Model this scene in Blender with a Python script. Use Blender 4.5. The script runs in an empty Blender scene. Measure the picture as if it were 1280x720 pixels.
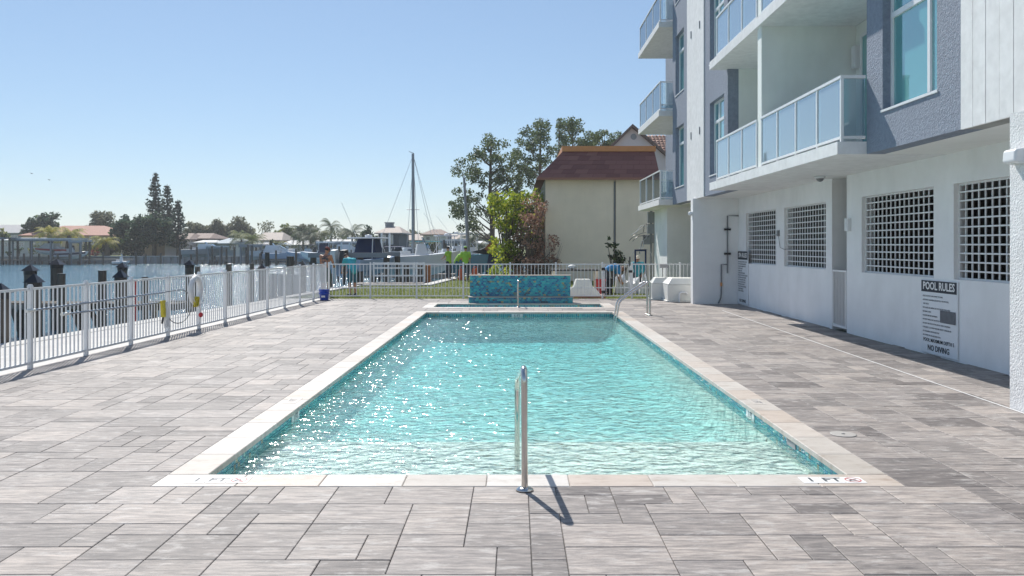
import bpy, bmesh, math, random
import numpy as np
from mathutils import Vector, Matrix
random.seed(7); rng = np.random.default_rng(7)
scene = bpy.context.scene
COL = scene.collection
R = math.radians
PI = math.pi

# ---------------------------------------------------------------- camera, sky, sun, exposure
cam_d = bpy.data.cameras.new('camera'); cam = bpy.data.objects.new('camera', cam_d); COL.objects.link(cam)
cam.location = (0, 0, 1.8); cam.rotation_euler = (R(90), 0, 0)
cam_d.sensor_width = 36; cam_d.lens = 28.69
cam_d.shift_x = -0.0039; cam_d.shift_y = -0.0414
cam_d.clip_start = 0.1; cam_d.clip_end = 6000
scene.camera = cam
HAZE = .0005
SUN_EL, SUN_AZ = 47.0, -20.8      # azimuth from +Y, positive towards +X
world = bpy.data.worlds.new('World'); scene.world = world; world.use_nodes = True
wn = world.node_tree; wn.nodes.clear()
sky = wn.nodes.new('ShaderNodeTexSky'); sky.sky_type = 'NISHITA'; sky.sun_disc = False
sky.sun_elevation = R(SUN_EL); sky.sun_rotation = R(SUN_AZ)
sky.altitude = 0; sky.air_density = 1.0; sky.dust_density = 0.1; sky.ozone_density = 7.5
bg = wn.nodes.new('ShaderNodeBackground'); bg.inputs['Strength'].default_value = 0.103
gam = wn.nodes.new('ShaderNodeGamma'); gam.inputs['Gamma'].default_value = 0.67
wo = wn.nodes.new('ShaderNodeOutputWorld')
wn.links.new(sky.outputs[0], gam.inputs[0]); wn.links.new(gam.outputs[0], bg.inputs[0]); wn.links.new(bg.outputs[0], wo.inputs[0])
sun_d = bpy.data.lights.new('sun', 'SUN'); sun_d.energy = 2.8; sun_d.angle = R(0.53); sun_d.color = (1, 0.95, 0.87)
sun = bpy.data.objects.new('sun', sun_d); COL.objects.link(sun)
sd = Vector((math.sin(R(SUN_AZ))*math.cos(R(SUN_EL)), math.cos(R(SUN_AZ))*math.cos(R(SUN_EL)), math.sin(R(SUN_EL))))
sun.rotation_euler = sd.to_track_quat('Z', 'Y').to_euler()
sun.location = sd*60
scene.view_settings.view_transform = 'Standard'; scene.view_settings.look = 'None'
scene.view_settings.gamma = 1.0; scene.view_settings.exposure = 1.05
scene.cycles.max_bounces = 10; scene.cycles.transparent_max_bounces = 24
scene.cycles.diffuse_bounces = 4; scene.cycles.glossy_bounces = 4; scene.cycles.transmission_bounces = 8
scene.cycles.sample_clamp_indirect = 6

# ---------------------------------------------------------------- materials
def nt_of(name):
    m = bpy.data.materials.new(name); m.use_nodes = True
    return m, m.node_tree, m.node_tree.nodes['Principled BSDF']
def c4(c): return (c[0], c[1], c[2], 1)
def mapped(nt, space, scale):
    if space == 'world':
        g = nt.nodes.new('ShaderNodeNewGeometry'); src = g.outputs['Position']
    else:
        t = nt.nodes.new('ShaderNodeTexCoord'); src = t.outputs['Object']
    mp = nt.nodes.new('ShaderNodeMapping'); mp.inputs['Scale'].default_value = scale
    nt.links.new(src, mp.inputs['Vector']); return mp.outputs[0]
def noise(nt, vec, scale, detail=4, rough=.55):
    n = nt.nodes.new('ShaderNodeTexNoise'); n.inputs['Scale'].default_value = scale
    n.inputs['Detail'].default_value = detail; n.inputs['Roughness'].default_value = rough
    nt.links.new(vec, n.inputs['Vector']); return n.outputs['Fac']
def ramp(nt, fac, stops, interp='LINEAR'):
    r = nt.nodes.new('ShaderNodeValToRGB'); r.color_ramp.interpolation = interp
    e = r.color_ramp.elements
    while len(e) > 1: e.remove(e[-1])
    e[0].position = stops[0][0]; e[0].color = c4(stops[0][1])
    for p, c in stops[1:]:
        k = e.new(p); k.color = c4(c)
    nt.links.new(fac, r.inputs[0]); return r.outputs[0]
def mixc(nt, fac, a, b, mode='MIX'):
    m = nt.nodes.new('ShaderNodeMix'); m.data_type = 'RGBA'; m.blend_type = mode
    for s, v in ((0, fac), (6, a), (7, b)):
        if hasattr(v, 'links'): nt.links.new(v, m.inputs[s])
        elif s == 0: m.inputs[0].default_value = v
        else: m.inputs[s].default_value = c4(v)
    return m.outputs[2]
def mathn(nt, op, a, b=None):
    m = nt.nodes.new('ShaderNodeMath'); m.operation = op
    for i, v in enumerate((a, b)):
        if v is None: continue
        if hasattr(v, 'links'): nt.links.new(v, m.inputs[i])
        else: m.inputs[i].default_value = v
    return m.outputs[0]
def bump(nt, bsdf, h, strength, dist):
    b = nt.nodes.new('ShaderNodeBump'); b.inputs['Strength'].default_value = strength
    b.inputs['Distance'].default_value = dist
    nt.links.new(h, b.inputs['Height']); nt.links.new(b.outputs[0], bsdf.inputs['Normal']); return b
def rand_any(nt):
    oi = nt.nodes.new('ShaderNodeObjectInfo'); g = nt.nodes.new('ShaderNodeNewGeometry')
    return mathn(nt, 'FRACT', mathn(nt, 'ADD', oi.outputs['Random'], g.outputs['Random Per Island']))
MATS = {}
def M(name, col=None, rough=.6, metal=0, var=.12, vs=3, bs=0, bd=.003, bscale=60, space='world', spec=.5, stretch=(1, 1, 1)):
    if name in MATS: return MATS[name]
    m, nt, b = nt_of(name)
    v = mapped(nt, space, stretch)
    n = noise(nt, v, vs, 6, .6)
    lo = tuple(x*(1-var) for x in col); hi = tuple(min(1, x*(1+var)) for x in col)
    cc = ramp(nt, n, [(.3, lo), (.7, hi)])
    if name.split('_')[0] in ('stucco', 'slab', 'cream', 'soffit', 'pink', 'recess'):
        st_ = noise(nt, mapped(nt, 'world', (1.6, 1.6, .3)), 1.3, 6, .7); bl_ = noise(nt, mapped(nt, 'world', (1, 1, 1)), .55, 5, .65)
        cc = mixc(nt, 1, cc, ramp(nt, st_, [(.28, (.955, .955, .95)), (.52, (1, 1, 1)), (.75, (1.01, 1.01, 1.01))]), 'MULTIPLY')
        cc = mixc(nt, 1, cc, ramp(nt, bl_, [(.3, (.95, .95, .945)), (.6, (1.015, 1.015, 1.015))]), 'MULTIPLY')
    nt.links.new(cc, b.inputs['Base Color'])
    b.inputs['Roughness'].default_value = rough; b.inputs['Metallic'].default_value = metal
    b.inputs['Specular IOR Level'].default_value = spec
    if bs: bump(nt, b, noise(nt, v, bscale, 5, .6), bs, bd)
    MATS[name] = m; return m

M('stucco_white', (.83, .835, .84), .85, var=.05, vs=1.3, bs=.5, bd=.006, bscale=55)
M('stucco_rough_white', (.78, .79, .80), .85, var=.06, vs=9, bs=1.0, bd=.02, bscale=38)
M('soffit_white', (.84, .84, .82), .85, var=.04, vs=1.2)
M('stucco_blue', (.235, .272, .345), .8, var=.14, vs=14, bs=1.0, bd=.022, bscale=34)
M('slab_white', (.78, .78, .78), .7, var=.08, vs=6, bs=.3, bd=.003)
M('recess_green_white', (.80, .83, .80), .85, var=.04, vs=1.5, bs=.2)
M('frame_white', (.78, .79, .80), .35, var=.03)
M('fence_white', (.80, .80, .80), .38, var=.03)
M('grille_white', (.70, .71, .72), .45, var=.04)
M('concrete_walk', (.50, .49, .47), .8, var=.12, vs=2.2, bs=.3, bd=.003)
M('concrete_grey', (.30, .30, .29), .85, var=.2, vs=3, bs=.4, bd=.005, bscale=25)
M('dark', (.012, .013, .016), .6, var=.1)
M('black_plastic', (.02, .02, .022), .4, var=.1)
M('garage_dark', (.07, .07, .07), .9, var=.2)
M('wood_pile', (.10, .085, .07), .85, var=.4, vs=8, bs=.6, bd=.01, bscale=30, stretch=(1, 1, .12))
M('wood_dock', (.24, .22, .20), .85, var=.3, vs=8, bs=.3, bd=.006, bscale=30)
M('pile_cap', (.012, .011, .014), .35, var=.1)
M('dock_box', (.33, .33, .34), .7, var=.1)
M('grey_paint', (.22, .24, .26), .5, var=.1)
M('orange_fascia', (.62, .26, .09), .5, var=.08)
M('cream_wall', (.88, .77, .62), .85, var=.05, vs=.8, bs=.3, bd=.006)
M('olive_siding', (.26, .26, .2), .8, var=.1)
M('pink_white_wall', (.78, .68, .66), .85, var=.05, vs=.7)
M('trunk_bark', (.13, .10, .08), .9, var=.3, vs=6, bs=.6, bd=.02, bscale=12)
M('palm_bark', (.16, .13, .10), .9, var=.3, vs=6, bs=.6, bd=.02, bscale=8)
M('white_plastic', (.74, .74, .70), .45, var=.05)
M('blue_plastic', (.01, .06, .42), .35, var=.06)
M('red_plastic', (.55, .02, .03), .4, var=.05)
M('yellow_rope', (.62, .50, .04), .8, var=.15, vs=30)
M('ring_white', (.74, .74, .74), .55, var=.05, vs=8)
M('grey_pole', (.33, .36, .40), .35, metal=.6, var=.05)
M('lead_grey', (.20, .21, .22), .5, metal=.2, var=.12)
M('sign_face', (.74, .77, .80), .4, var=.03)
M('sign_dark', (.022, .03, .042), .7, var=.06)
M('sign_grey', (.11, .12, .14), .6, var=.15, vs=12)
M('text_dark', (.05, .06, .075), .5, var=.02)
M('text_white', (.8, .8, .8), .5, var=.02)
M('marker_white', (.74, .74, .74), .5, var=.04, vs=20)
M('marker_red', (.50, .12, .12), .5, var=.1)
M('mast_grey', (.30, .32, .34), .35, metal=.5, var=.1)
M('hull_white', (.75, .76, .78), .25, var=.03, vs=.8, space='object')
M('hull_paleblue', (.36, .46, .60), .25, var=.03, vs=.8, space='object')
M('hull_teal', (.055, .20, .27), .25, var=.03, vs=.8, space='object')
M('hull_red', (.40, .025, .03), .3, var=.03, space='object')
M('canvas_navy', (.015, .03, .085), .8, var=.15, vs=3)
M('canvas_teal', (.10, .38, .45), .8, var=.1)
M('tarp_brown', (.34, .12, .04), .8, var=.3, vs=2)
M('tarp_dark', (.02, .025, .04), .8, var=.3, vs=2)
M('rope_light', (.5, .5, .52), .7, var=.05)
M('skin', (.50, .24, .15), .5, var=.1, vs=10, space='object')
M('skin_dark', (.20, .10, .065), .5, var=.1, vs=10, space='object')
M('hair_dark', (.02, .014, .012), .7, var=.2, vs=60, space='object')
M('cap_red', (.20, .035, .03), .8, var=.1)
M('cyan_cloth', (.06, .42, .50), .85, var=.12, vs=9, space='object')
M('blue_cloth', (.03, .23, .50), .85, var=.12, vs=9, space='object')
M('dark_cloth', (.03, .04, .06), .85, var=.2, vs=9, space='object')
M('blue_short', (.03, .13, .20), .85, var=.2, vs=9, space='object')
M('green_short', (.035, .07, .06), .85, var=.2, vs=9, space='object')
M('hivis', (.33, .60, .06), .8, var=.1, vs=9, space='object')
M('orange_cloth', (.75, .13, .04), .8, var=.1, vs=9, space='object')
M('asphalt', (.05, .05, .05), .9, var=.2)
M('sand', (.40, .36, .28), .9, var=.2)

def steel():
    m, nt, b = nt_of('polished_steel'); b.inputs['Base Color'].default_value = (.62, .60, .57, 1)
    b.inputs['Metallic'].default_value = 1
    n = noise(nt, mapped(nt, 'object', (1, 1, .2)), 30, 4)
    nt.links.new(ramp(nt, n, [(.3, (.08,)*3), (.7, (.2,)*3)]), b.inputs['Roughness'])
    return m
MATS['steel'] = steel()

def paver():
    m, nt, b = nt_of('paver_stone')
    rnd = rand_any(nt)
    g = nt.nodes.new('ShaderNodeNewGeometry')
    comb = nt.nodes.new('ShaderNodeCombineXYZ')
    for i in range(3): nt.links.new(mathn(nt, 'MULTIPLY', rnd, (37., 91., 53.)[i]), comb.inputs[i])
    add = nt.nodes.new('ShaderNodeVectorMath'); add.operation = 'ADD'
    nt.links.new(g.outputs['Position'], add.inputs[0]); nt.links.new(comb.outputs[0], add.inputs[1])
    def mp(s):
        k = nt.nodes.new('ShaderNodeMapping'); k.inputs['Scale'].default_value = s
        nt.links.new(add.outputs[0], k.inputs[0]); return k.outputs[0]
    base = ramp(nt, rnd, [(0, (.19, .178, .178)), (.2, (.30, .283, .278)), (.38, (.40, .375, .362)), (.55, (.24, .228, .226)), (.72, (.47, .435, .412)), (.88, (.33, .312, .308)), (1, (.43, .405, .392))])
    st = noise(nt, mp((1.7, 13, 1)), 2.6, 9, .74)
    c1 = mixc(nt, 1, base, ramp(nt, st, [(.33, (.50, .49, .50)), (.44, (.84, .83, .83)), (.53, (1.12, 1.09, 1.06)), (.64, (1.58, 1.52, 1.46))]), 'MULTIPLY')
    c1 = mixc(nt, 1, c1, (.735, .728, .728), 'MULTIPLY')
    bl = noise(nt, mp((1, 2.2, 1)), 5, 5, .7)
    c2 = mixc(nt, ramp(nt, bl, [(.54, (0, 0, 0)), (.70, (.75, .75, .75))]), c1, (.48, .46, .445))
    sp = noise(nt, mp((1, 1, 1)), 220, 2, .6)
    c3 = mixc(nt, 1, c2, ramp(nt, sp, [(.3, (.86, .86, .86)), (.7, (1.1, 1.1, 1.1))]), 'MULTIPLY')
    w = noise(nt, mapped(nt, 'world', (.5, 1, 1)), .45, 4, .6)
    c4_ = mixc(nt, 1, c3, ramp(nt, w, [(.3, (.87, .86, .86)), (.7, (1.12, 1.12, 1.12))]), 'MULTIPLY')
    nt.links.new(c4_, b.inputs['Base Color'])
    b.inputs['Roughness'].default_value = .6; b.inputs['Specular IOR Level'].default_value = .3
    bump(nt, b, mathn(nt, 'ADD', mathn(nt, 'MULTIPLY', st, .6), mathn(nt, 'MULTIPLY', sp, .4)), .35, .003)
    return m
MATS['paver'] = paver()
M('lid_grey', (.36, .345, .33), .6, var=.1, vs=20)
def joint():
    return M('joint_sand', (.22, .21, .20), .95, var=.25, vs=30)
joint()
def travertine():
    m, nt, b = nt_of('travertine_coping')
    rnd = rand_any(nt)
    v = mapped(nt, 'world', (1, 2.5, 1))
    n = noise(nt, v, 4, 8, .7)
    base = ramp(nt, rnd, [(0, (.40, .365, .33)), (.4, (.50, .47, .44)), (.7, (.46, .395, .345)), (1, (.54, .52, .495))])
    c = mixc(nt, 1, base, ramp(nt, n, [(.32, (.72, .65, .60)), (.45, (.97, .96, .95)), (.6, (1.08, 1.08, 1.08)), (.75, (.88, .82, .78))]), 'MULTIPLY')
    h = noise(nt, mapped(nt, 'world', (1, 1, 1)), 45, 4, .8)
    c2 = mixc(nt, ramp(nt, h, [(.64, (0, 0, 0)), (.70, (1, 1, 1))]), c, (.42, .37, .32))
    nt.links.new(c2, b.inputs['Base Color']); b.inputs['Roughness'].default_value = .5
    bump(nt, b, h, .25, .002); return m
MATS['travertine'] = travertine()
def tile(name, stops, rough=.12):
    m, nt, b = nt_of(name)
    nt.links.new(ramp(nt, rand_any(nt), stops, 'CONSTANT'), b.inputs['Base Color'])
    b.inputs['Roughness'].default_value = rough; b.inputs['Specular IOR Level'].default_value = .7
    MATS[name] = m
tile('waterline_tile', [(0, (.03, .26, .32)), (.3, (.04, .33, .38)), (.55, (.07, .42, .45)), (.75, (.03, .24, .36)), (.9, (.14, .45, .42)), (.96, (.28, .28, .18))])
tile('mosaic_tile', [(0, (.008, .22, .36)), (.24, (.012, .32, .44)), (.46, (.02, .42, .48)), (.64, (.008, .13, .32)), (.76, (.05, .48, .50)), (.88, (.16, .24, .20)), (.93, (.05, .09, .14)), (.97, (.45, .38, .16))])
M('tile_grout', (.22, .30, .31), .8, var=.05)
def plaster():
    m, nt, b = nt_of('pool_plaster')
    v = mapped(nt, 'world', (1, 1, 1))
    n = noise(nt, v, 38, 4, .75); n2 = noise(nt, v, 1.1, 4, .6)
    c = ramp(nt, n, [(.34, (.38, .50, .46)), (.5, (.74, .83, .79)), (.66, (.95, .97, .92))])  # pebble mottle, contrast raised to stand in for rippling light under water
    c = mixc(nt, 1, c, ramp(nt, n2, [(.3, (.88, .9, .9)), (.7, (1.08, 1.08, 1.04))]), 'MULTIPLY')
    nt.links.new(c, b.inputs['Base Color']); b.inputs['Roughness'].default_value = .8
    return m
MATS['plaster'] = plaster()

def pool_water():
    m, nt, b = nt_of('pool_water'); nt.nodes.remove(b)
    out = nt.nodes['Material Output']
    rf = nt.nodes.new('ShaderNodeBsdfRefraction'); rf.inputs['IOR'].default_value = 1.33; rf.inputs['Roughness'].default_value = 0.0
    tr = nt.nodes.new('ShaderNodeBsdfTransparent')
    mi = nt.nodes.new('ShaderNodeMixShader'); mi.inputs[0].default_value = .25
    nt.links.new(tr.outputs[0], mi.inputs[1]); nt.links.new(rf.outputs[0], mi.inputs[2])
    bm = nt.nodes.new('ShaderNodeBump'); bm.inputs['Strength'].default_value = 1; bm.inputs['Distance'].default_value = .046
    nt.links.new(noise(nt, mapped(nt, 'world', (.7, 1, 1)), 11, 1.5, .5), bm.inputs['Height'])
    gs = nt.nodes.new('ShaderNodeBsdfGlossy'); gs.inputs['Roughness'].default_value = .11; nt.links.new(bm.outputs[0], gs.inputs['Normal'])
    fr = nt.nodes.new('ShaderNodeFresnel'); fr.inputs[0].default_value = 1.33; nt.links.new(bm.outputs[0], fr.inputs['Normal'])
    mo = nt.nodes.new('ShaderNodeMixShader'); nt.links.new(fr.outputs[0], mo.inputs[0]); nt.links.new(mi.outputs[0], mo.inputs[1]); nt.links.new(gs.outputs[0], mo.inputs[2])
    nt.links.new(mo.outputs[0], out.inputs['Surface'])
    va = nt.nodes.new('ShaderNodeVolumeAbsorption'); va.inputs['Color'].default_value = (.40, .915, .955, 1)
    va.inputs['Density'].default_value = .44
    nt.links.new(va.outputs[0], out.inputs['Volume'])
    return m
MATS['pool_water'] = pool_water()
def bay_water():
    m, nt, b = nt_of('bay_water')
    v = mapped(nt, 'world', (.14, 1, 1))
    n1 = noise(nt, v, .35, 3, .5); n2 = noise(nt, v, 2.0, 4, .6); n3 = noise(nt, mapped(nt, 'world', (.35, 1, 1)), 6, 2, .5)
    nt.links.new(ramp(nt, n1, [(.3, (.03, .11, .16)), (.7, (.05, .15, .21))]), b.inputs['Base Color'])
    b.inputs['Roughness'].default_value = .13; b.inputs['IOR'].default_value = 1.33
    h = mathn(nt, 'ADD', mathn(nt, 'MULTIPLY', n1, .3), mathn(nt, 'ADD', mathn(nt, 'MULTIPLY', n2, .5), mathn(nt, 'MULTIPLY', n3, .38)))
    bump(nt, b, h, 1.0, .30); return m
MATS['bay_water'] = bay_water()
def grass():
    m, nt, b = nt_of('lawn_green')
    v = mapped(nt, 'world', (1, 1, 1)); n = noise(nt, v, .8, 5, .6); n2 = noise(nt, v, 30, 3)
    c = mixc(nt, .5, ramp(nt, n, [(.3, (.085, .12, .02)), (.7, (.19, .20, .05))]), ramp(nt, n2, [(.3, (.07, .11, .02)), (.7, (.22, .25, .06))]))
    nt.links.new(c, b.inputs['Base Color']); b.inputs['Roughness'].default_value = .9; return m
MATS['grass'] = grass()
def leaf(name, stops, trans=.35):
    m, nt, b = nt_of(name)
    col = ramp(nt, rand_any(nt), stops)
    nt.links.new(col, b.inputs['Base Color']); b.inputs['Roughness'].default_value = .6
    tr = nt.nodes.new('ShaderNodeBsdfTranslucent'); nt.links.new(col, tr.inputs[0])
    mx = nt.nodes.new('ShaderNodeMixShader'); mx.inputs[0].default_value = trans
    nt.links.new(b.outputs[0], mx.inputs[1]); nt.links.new(tr.outputs[0], mx.inputs[2])
    nt.links.new(mx.outputs[0], nt.nodes['Material Output'].inputs['Surface'])
    MATS[name] = m
leaf('leaf_pine', [(0, (.045, .075, .035)), (.5, (.095, .135, .06)), (1, (.18, .22, .10))], .45)
leaf('leaf_norfolk', [(0, (.025, .05, .042)), (.6, (.05, .085, .065)), (1, (.085, .12, .085))], .45)
leaf('leaf_dark', [(0, (.03, .065, .045)), (.6, (.065, .11, .07)), (1, (.12, .16, .08))], .5)
leaf('leaf_mid', [(0, (.08, .12, .045)), (.6, (.16, .19, .07)), (1, (.28, .28, .12))], .5)
leaf('leaf_olive', [(0, (.10, .11, .075)), (.6, (.17, .18, .12)), (1, (.27, .27, .18))], .5)
leaf('leaf_bright', [(0, (.12, .19, .02)), (.6, (.32, .40, .035)), (1, (.60, .58, .07))], .5)
leaf('leaf_deep', [(0, (.012, .03, .012)), (.6, (.03, .06, .02)), (1, (.06, .10, .03))])
leaf('leaf_brown', [(0, (.20, .10, .07)), (.5, (.36, .20, .14)), (1, (.52, .33, .25))], .3)
leaf('leaf_gold', [(0, (.14, .17, .03)), (.5, (.34, .33, .05)), (1, (.58, .48, .10))], .4)
leaf('leaf_palm', [(0, (.06, .10, .03)), (.6, (.14, .18, .05)), (1, (.30, .30, .09))], .35)
leaf('leaf_palm_dark', [(0, (.035, .065, .035)), (.6, (.07, .11, .055)), (1, (.13, .16, .07))], .3)
leaf('leaf_red', [(0, (.30, .03, .03)), (1, (.5, .08, .05))], .3)
leaf('leaf_grass', [(0, (.09, .14, .02)), (.6, (.19, .23, .04)), (1, (.33, .33, .09))], .4)
leaf('twig_pale', [(0, (.20, .17, .15)), (1, (.34, .30, .27))], .1)

def glassy(name, tint, trans, refl, diff, rough=.02):
    m, nt, b = nt_of(name); nt.nodes.remove(b); out = nt.nodes['Material Output']
    t = nt.nodes.new('ShaderNodeBsdfTransparent'); t.inputs[0].default_value = c4(tint)
    g = nt.nodes.new('ShaderNodeBsdfGlossy'); g.inputs['Roughness'].default_value = rough; g.inputs[0].default_value = (.9, .95, 1, 1)
    d = nt.nodes.new('ShaderNodeBsdfDiffuse'); d.inputs[0].default_value = c4(diff)
    m1 = nt.nodes.new('ShaderNodeMixShader'); m1.inputs[0].default_value = 1-trans
    nt.links.new(t.outputs[0], m1.inputs[1]); nt.links.new(d.outputs[0], m1.inputs[2])
    lw = nt.nodes.new('ShaderNodeFresnel'); lw.inputs[0].default_value = 1.5
    f = mathn(nt, 'ADD', lw.outputs[0], refl); f = mathn(nt, 'MINIMUM', f, 1.0)
    m2 = nt.nodes.new('ShaderNodeMixShader'); nt.links.new(f, m2.inputs[0])
    nt.links.new(m1.outputs[0], m2.inputs[1]); nt.links.new(g.outputs[0], m2.inputs[2])
    nt.links.new(m2.outputs[0], out.inputs['Surface']); MATS[name] = m
glassy('glass_rail', (.76, .90, .95), .58, .22, (.60, .78, .86))
glassy('glass_rail_clear', (.82, .90, .93), .85, .08, (.42, .55, .60))
glassy('glass_window', (.2, .4, .42), .12, .20, (.12, .40, .40))
glassy('glass_far', (.1, .15, .2), .05, .2, (.03, .05, .07), .1)

def roof_mat(name, col, course=.3, wave=True):
    m, nt, b = nt_of(name)
    v = mapped(nt, 'world', (1, 1, 1)); n = noise(nt, v, 3, 5, .7)
    c = ramp(nt, n, [(.3, tuple(x*.75 for x in col)), (.7, tuple(x*1.25 for x in col))])
    nt.links.new(c, b.inputs['Base Color']); b.inputs['Roughness'].default_value = .8
    bump(nt, b, noise(nt, v, 20, 3), .5, .02); MATS[name] = m
roof_mat('roof_maroon', (.17, .065, .055)); roof_mat('roof_red', (.36, .17, .125)); roof_mat('roof_brown', (.20, .14, .12))
roof_mat('roof_grey', (.33, .33, .34)); roof_mat('roof_tan', (.40, .34, .30)); roof_mat('roof_white', (.62, .62, .62)); roof_mat('roof_bluegrey', (.34, .40, .45))
tile('roof_shingle', [(0, (.215, .082, .068)), (.3, (.25, .10, .083)), (.6, (.195, .072, .06)), (.85, (.27, .112, .092))], .75)
tile('roof_clay', [(0, (.22, .09, .06)), (.3, (.30, .13, .09)), (.55, (.17, .07, .05)), (.75, (.42, .24, .18)), (.9, (.12, .05, .04))], .75)

# ---------------------------------------------------------------- mesh helpers
class MB:
    def __init__(s): s.v = []; s.f = []; s.sm = []
    def add(s, vs, fs, smooth=False):
        o = len(s.v); s.v.extend(vs); s.f.extend([tuple(i+o for i in f) for f in fs]); s.sm.extend([smooth]*len(fs)); return s
    def box(s, x0, x1, y0, y1, z0, z1):
        return s.add([(x0,y0,z0),(x1,y0,z0),(x1,y1,z0),(x0,y1,z0),(x0,y0,z1),(x1,y0,z1),(x1,y1,z1),(x0,y1,z1)],
            [(0,3,2,1),(4,5,6,7),(0,1,5,4),(1,2,6,5),(2,3,7,6),(3,0,4,7)])
    def bar(s, p0, p1, w, h):
        p0, p1 = Vector(p0), Vector(p1); d = (p1-p0).normalized()
        up = Vector((0,0,1)) if abs(d.z) < .9 else Vector((0,1,0))
        a = d.cross(up).normalized()*w/2; b = a.cross(d).normalized()*h/2
        c = [(-1,-1),(1,-1),(1,1),(-1,1)]
        vs = [tuple(p+a*i+b*j) for p in (p0, p1) for i, j in c]
        return s.add(vs, [(3,2,1,0),(4,5,6,7),(0,1,5,4),(1,2,6,5),(2,3,7,6),(3,0,4,7)])
    def tube(s, pts, r, n=8, caps=True):
        pts = [Vector(p) for p in pts]; rs = r if isinstance(r, (list, tuple)) else [r]*len(pts)
        rings = []; ref = None
        for i, p in enumerate(pts):
            t = (pts[min(i+1, len(pts)-1)]-pts[max(i-1, 0)]).normalized()
            if ref is None:
                ref = Vector((0,0,1)) if abs(t.z) < .9 else Vector((0,1,0))
            a = ref-t*ref.dot(t); a.normalize(); ref = a; b = t.cross(a)
            rings.append([tuple(p+(a*math.cos(2*PI*k/n)+b*math.sin(2*PI*k/n))*rs[i]) for k in range(n)])
        vs = [v for q in rings for v in q]; fs = []
        for i in range(len(pts)-1):
            for k in range(n):
                fs.append((i*n+k, i*n+(k+1)%n, (i+1)*n+(k+1)%n, (i+1)*n+k))
        s.add(vs, fs, True)
        if caps:
            s.add([v for v in rings[0]], [tuple(range(n-1,-1,-1))]); s.add([v for v in rings[-1]], [tuple(range(n))])
        return s
    def cyl(s, x, y, z0, z1, r0, r1=None, n=12): return s.tube([(x,y,z0),(x,y,z1)], [r0, r0 if r1 is None else r1], n)
    def lathe(s, prof, cx=0, cy=0, cz=0, n=16):
        vs = []; fs = []
        for r, z in prof:
            vs += [(cx+r*math.cos(2*PI*k/n), cy+r*math.sin(2*PI*k/n), cz+z) for k in range(n)]
        for i in range(len(prof)-1):
            for k in range(n): fs.append((i*n+k, i*n+(k+1)%n, (i+1)*n+(k+1)%n, (i+1)*n+k))
        return s.add(vs, fs, True)
    def prism(s, poly, z0, z1):
        n = len(poly)
        return s.add([(x,y,z0) for x,y in poly]+[(x,y,z1) for x,y in poly],
            [tuple(range(n-1,-1,-1)), tuple(range(n,2*n))]+[(i,(i+1)%n,n+(i+1)%n,n+i) for i in range(n)])
    def ell(s, c, r, nu=10, nv=7):
        vs = []; fs = []
        for j in range(nv+1):
            t = PI*j/nv
            for k in range(nu):
                a = 2*PI*k/nu; vs.append((c[0]+r[0]*math.sin(t)*math.cos(a), c[1]+r[1]*math.sin(t)*math.sin(a), c[2]+r[2]*math.cos(t)))
        for j in range(nv):
            for k in range(nu): fs.append((j*nu+k, (j+1)*nu+k, (j+1)*nu+(k+1)%nu, j*nu+(k+1)%nu))
        return s.add(vs, fs, True)
    def hexa(s, b, t):
        return s.add(list(b)+list(t), [(3,2,1,0),(4,5,6,7),(0,1,5,4),(1,2,6,5),(2,3,7,6),(3,0,4,7)])
    def mesh(s, name, mat, off=(0,0,0), recalc=True):
        me = bpy.data.meshes.new(name)
        me.from_pydata([(a-off[0], b-off[1], c-off[2]) for a, b, c in s.v], [], s.f)
        me.polygons.foreach_set('use_smooth', s.sm)
        if recalc and len(s.f) < 6000:
            bm = bmesh.new(); bm.from_mesh(me); bmesh.ops.recalc_face_normals(bm, faces=bm.faces); bm.to_mesh(me); bm.free()
        me.materials.append(MATS[mat] if isinstance(mat, str) else mat); me.update(); return me
    def build(s, name, mat, parent=None, world=True, loc=(0,0,0), kind=None, label=None):
        off = wloc(parent) if (world and parent) else (0,0,0)
        off = tuple(off[i]+loc[i] for i in range(3)) if world else (0,0,0)
        me = s.mesh(name, mat, off)
        return put(name, me, parent, loc, kind=kind, label=label)
def wloc(p):
    t = Vector((0,0,0))
    while p: t += p.location; p = p.parent
    return tuple(t)
def put(name, me, parent=None, loc=(0,0,0), rot=(0,0,0), scale=(1,1,1), kind=None, label=None):
    o = bpy.data.objects.new(name, me); COL.objects.link(o); o.parent = parent
    o.location = loc; o.rotation_euler = rot; o.scale = scale
    if kind: o['kind'] = kind
    if label: o['label'] = label
    return o
def putw(name, me, parent, wl, rot=(0,0,0), scale=(1,1,1), **k):
    b = wloc(parent) if parent else (0,0,0)
    return put(name, me, parent, tuple(wl[i]-b[i] for i in range(3)), rot, scale, **k)
def tag(o, label, cat, group=None):
    o['label'] = label; o['category'] = cat
    if group: o['group'] = group
    return o
def thing(name, label, cat, loc=(0,0,0), rz=0, group=None):
    o = bpy.data.objects.new(name, None); COL.objects.link(o); o.location = loc; o.rotation_euler = (0,0,rz)
    o.empty_display_size = .3
    return tag(o, label, cat, group)
def struct(name, mb, mat):
    o = mb.build(name, mat); o['kind'] = 'structure'; return o
def copy_tree(o, parent=None):
    c = o.copy(); COL.objects.link(c); c.parent = parent
    for ch in list(o.children): copy_tree(ch, c)
    return c
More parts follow.
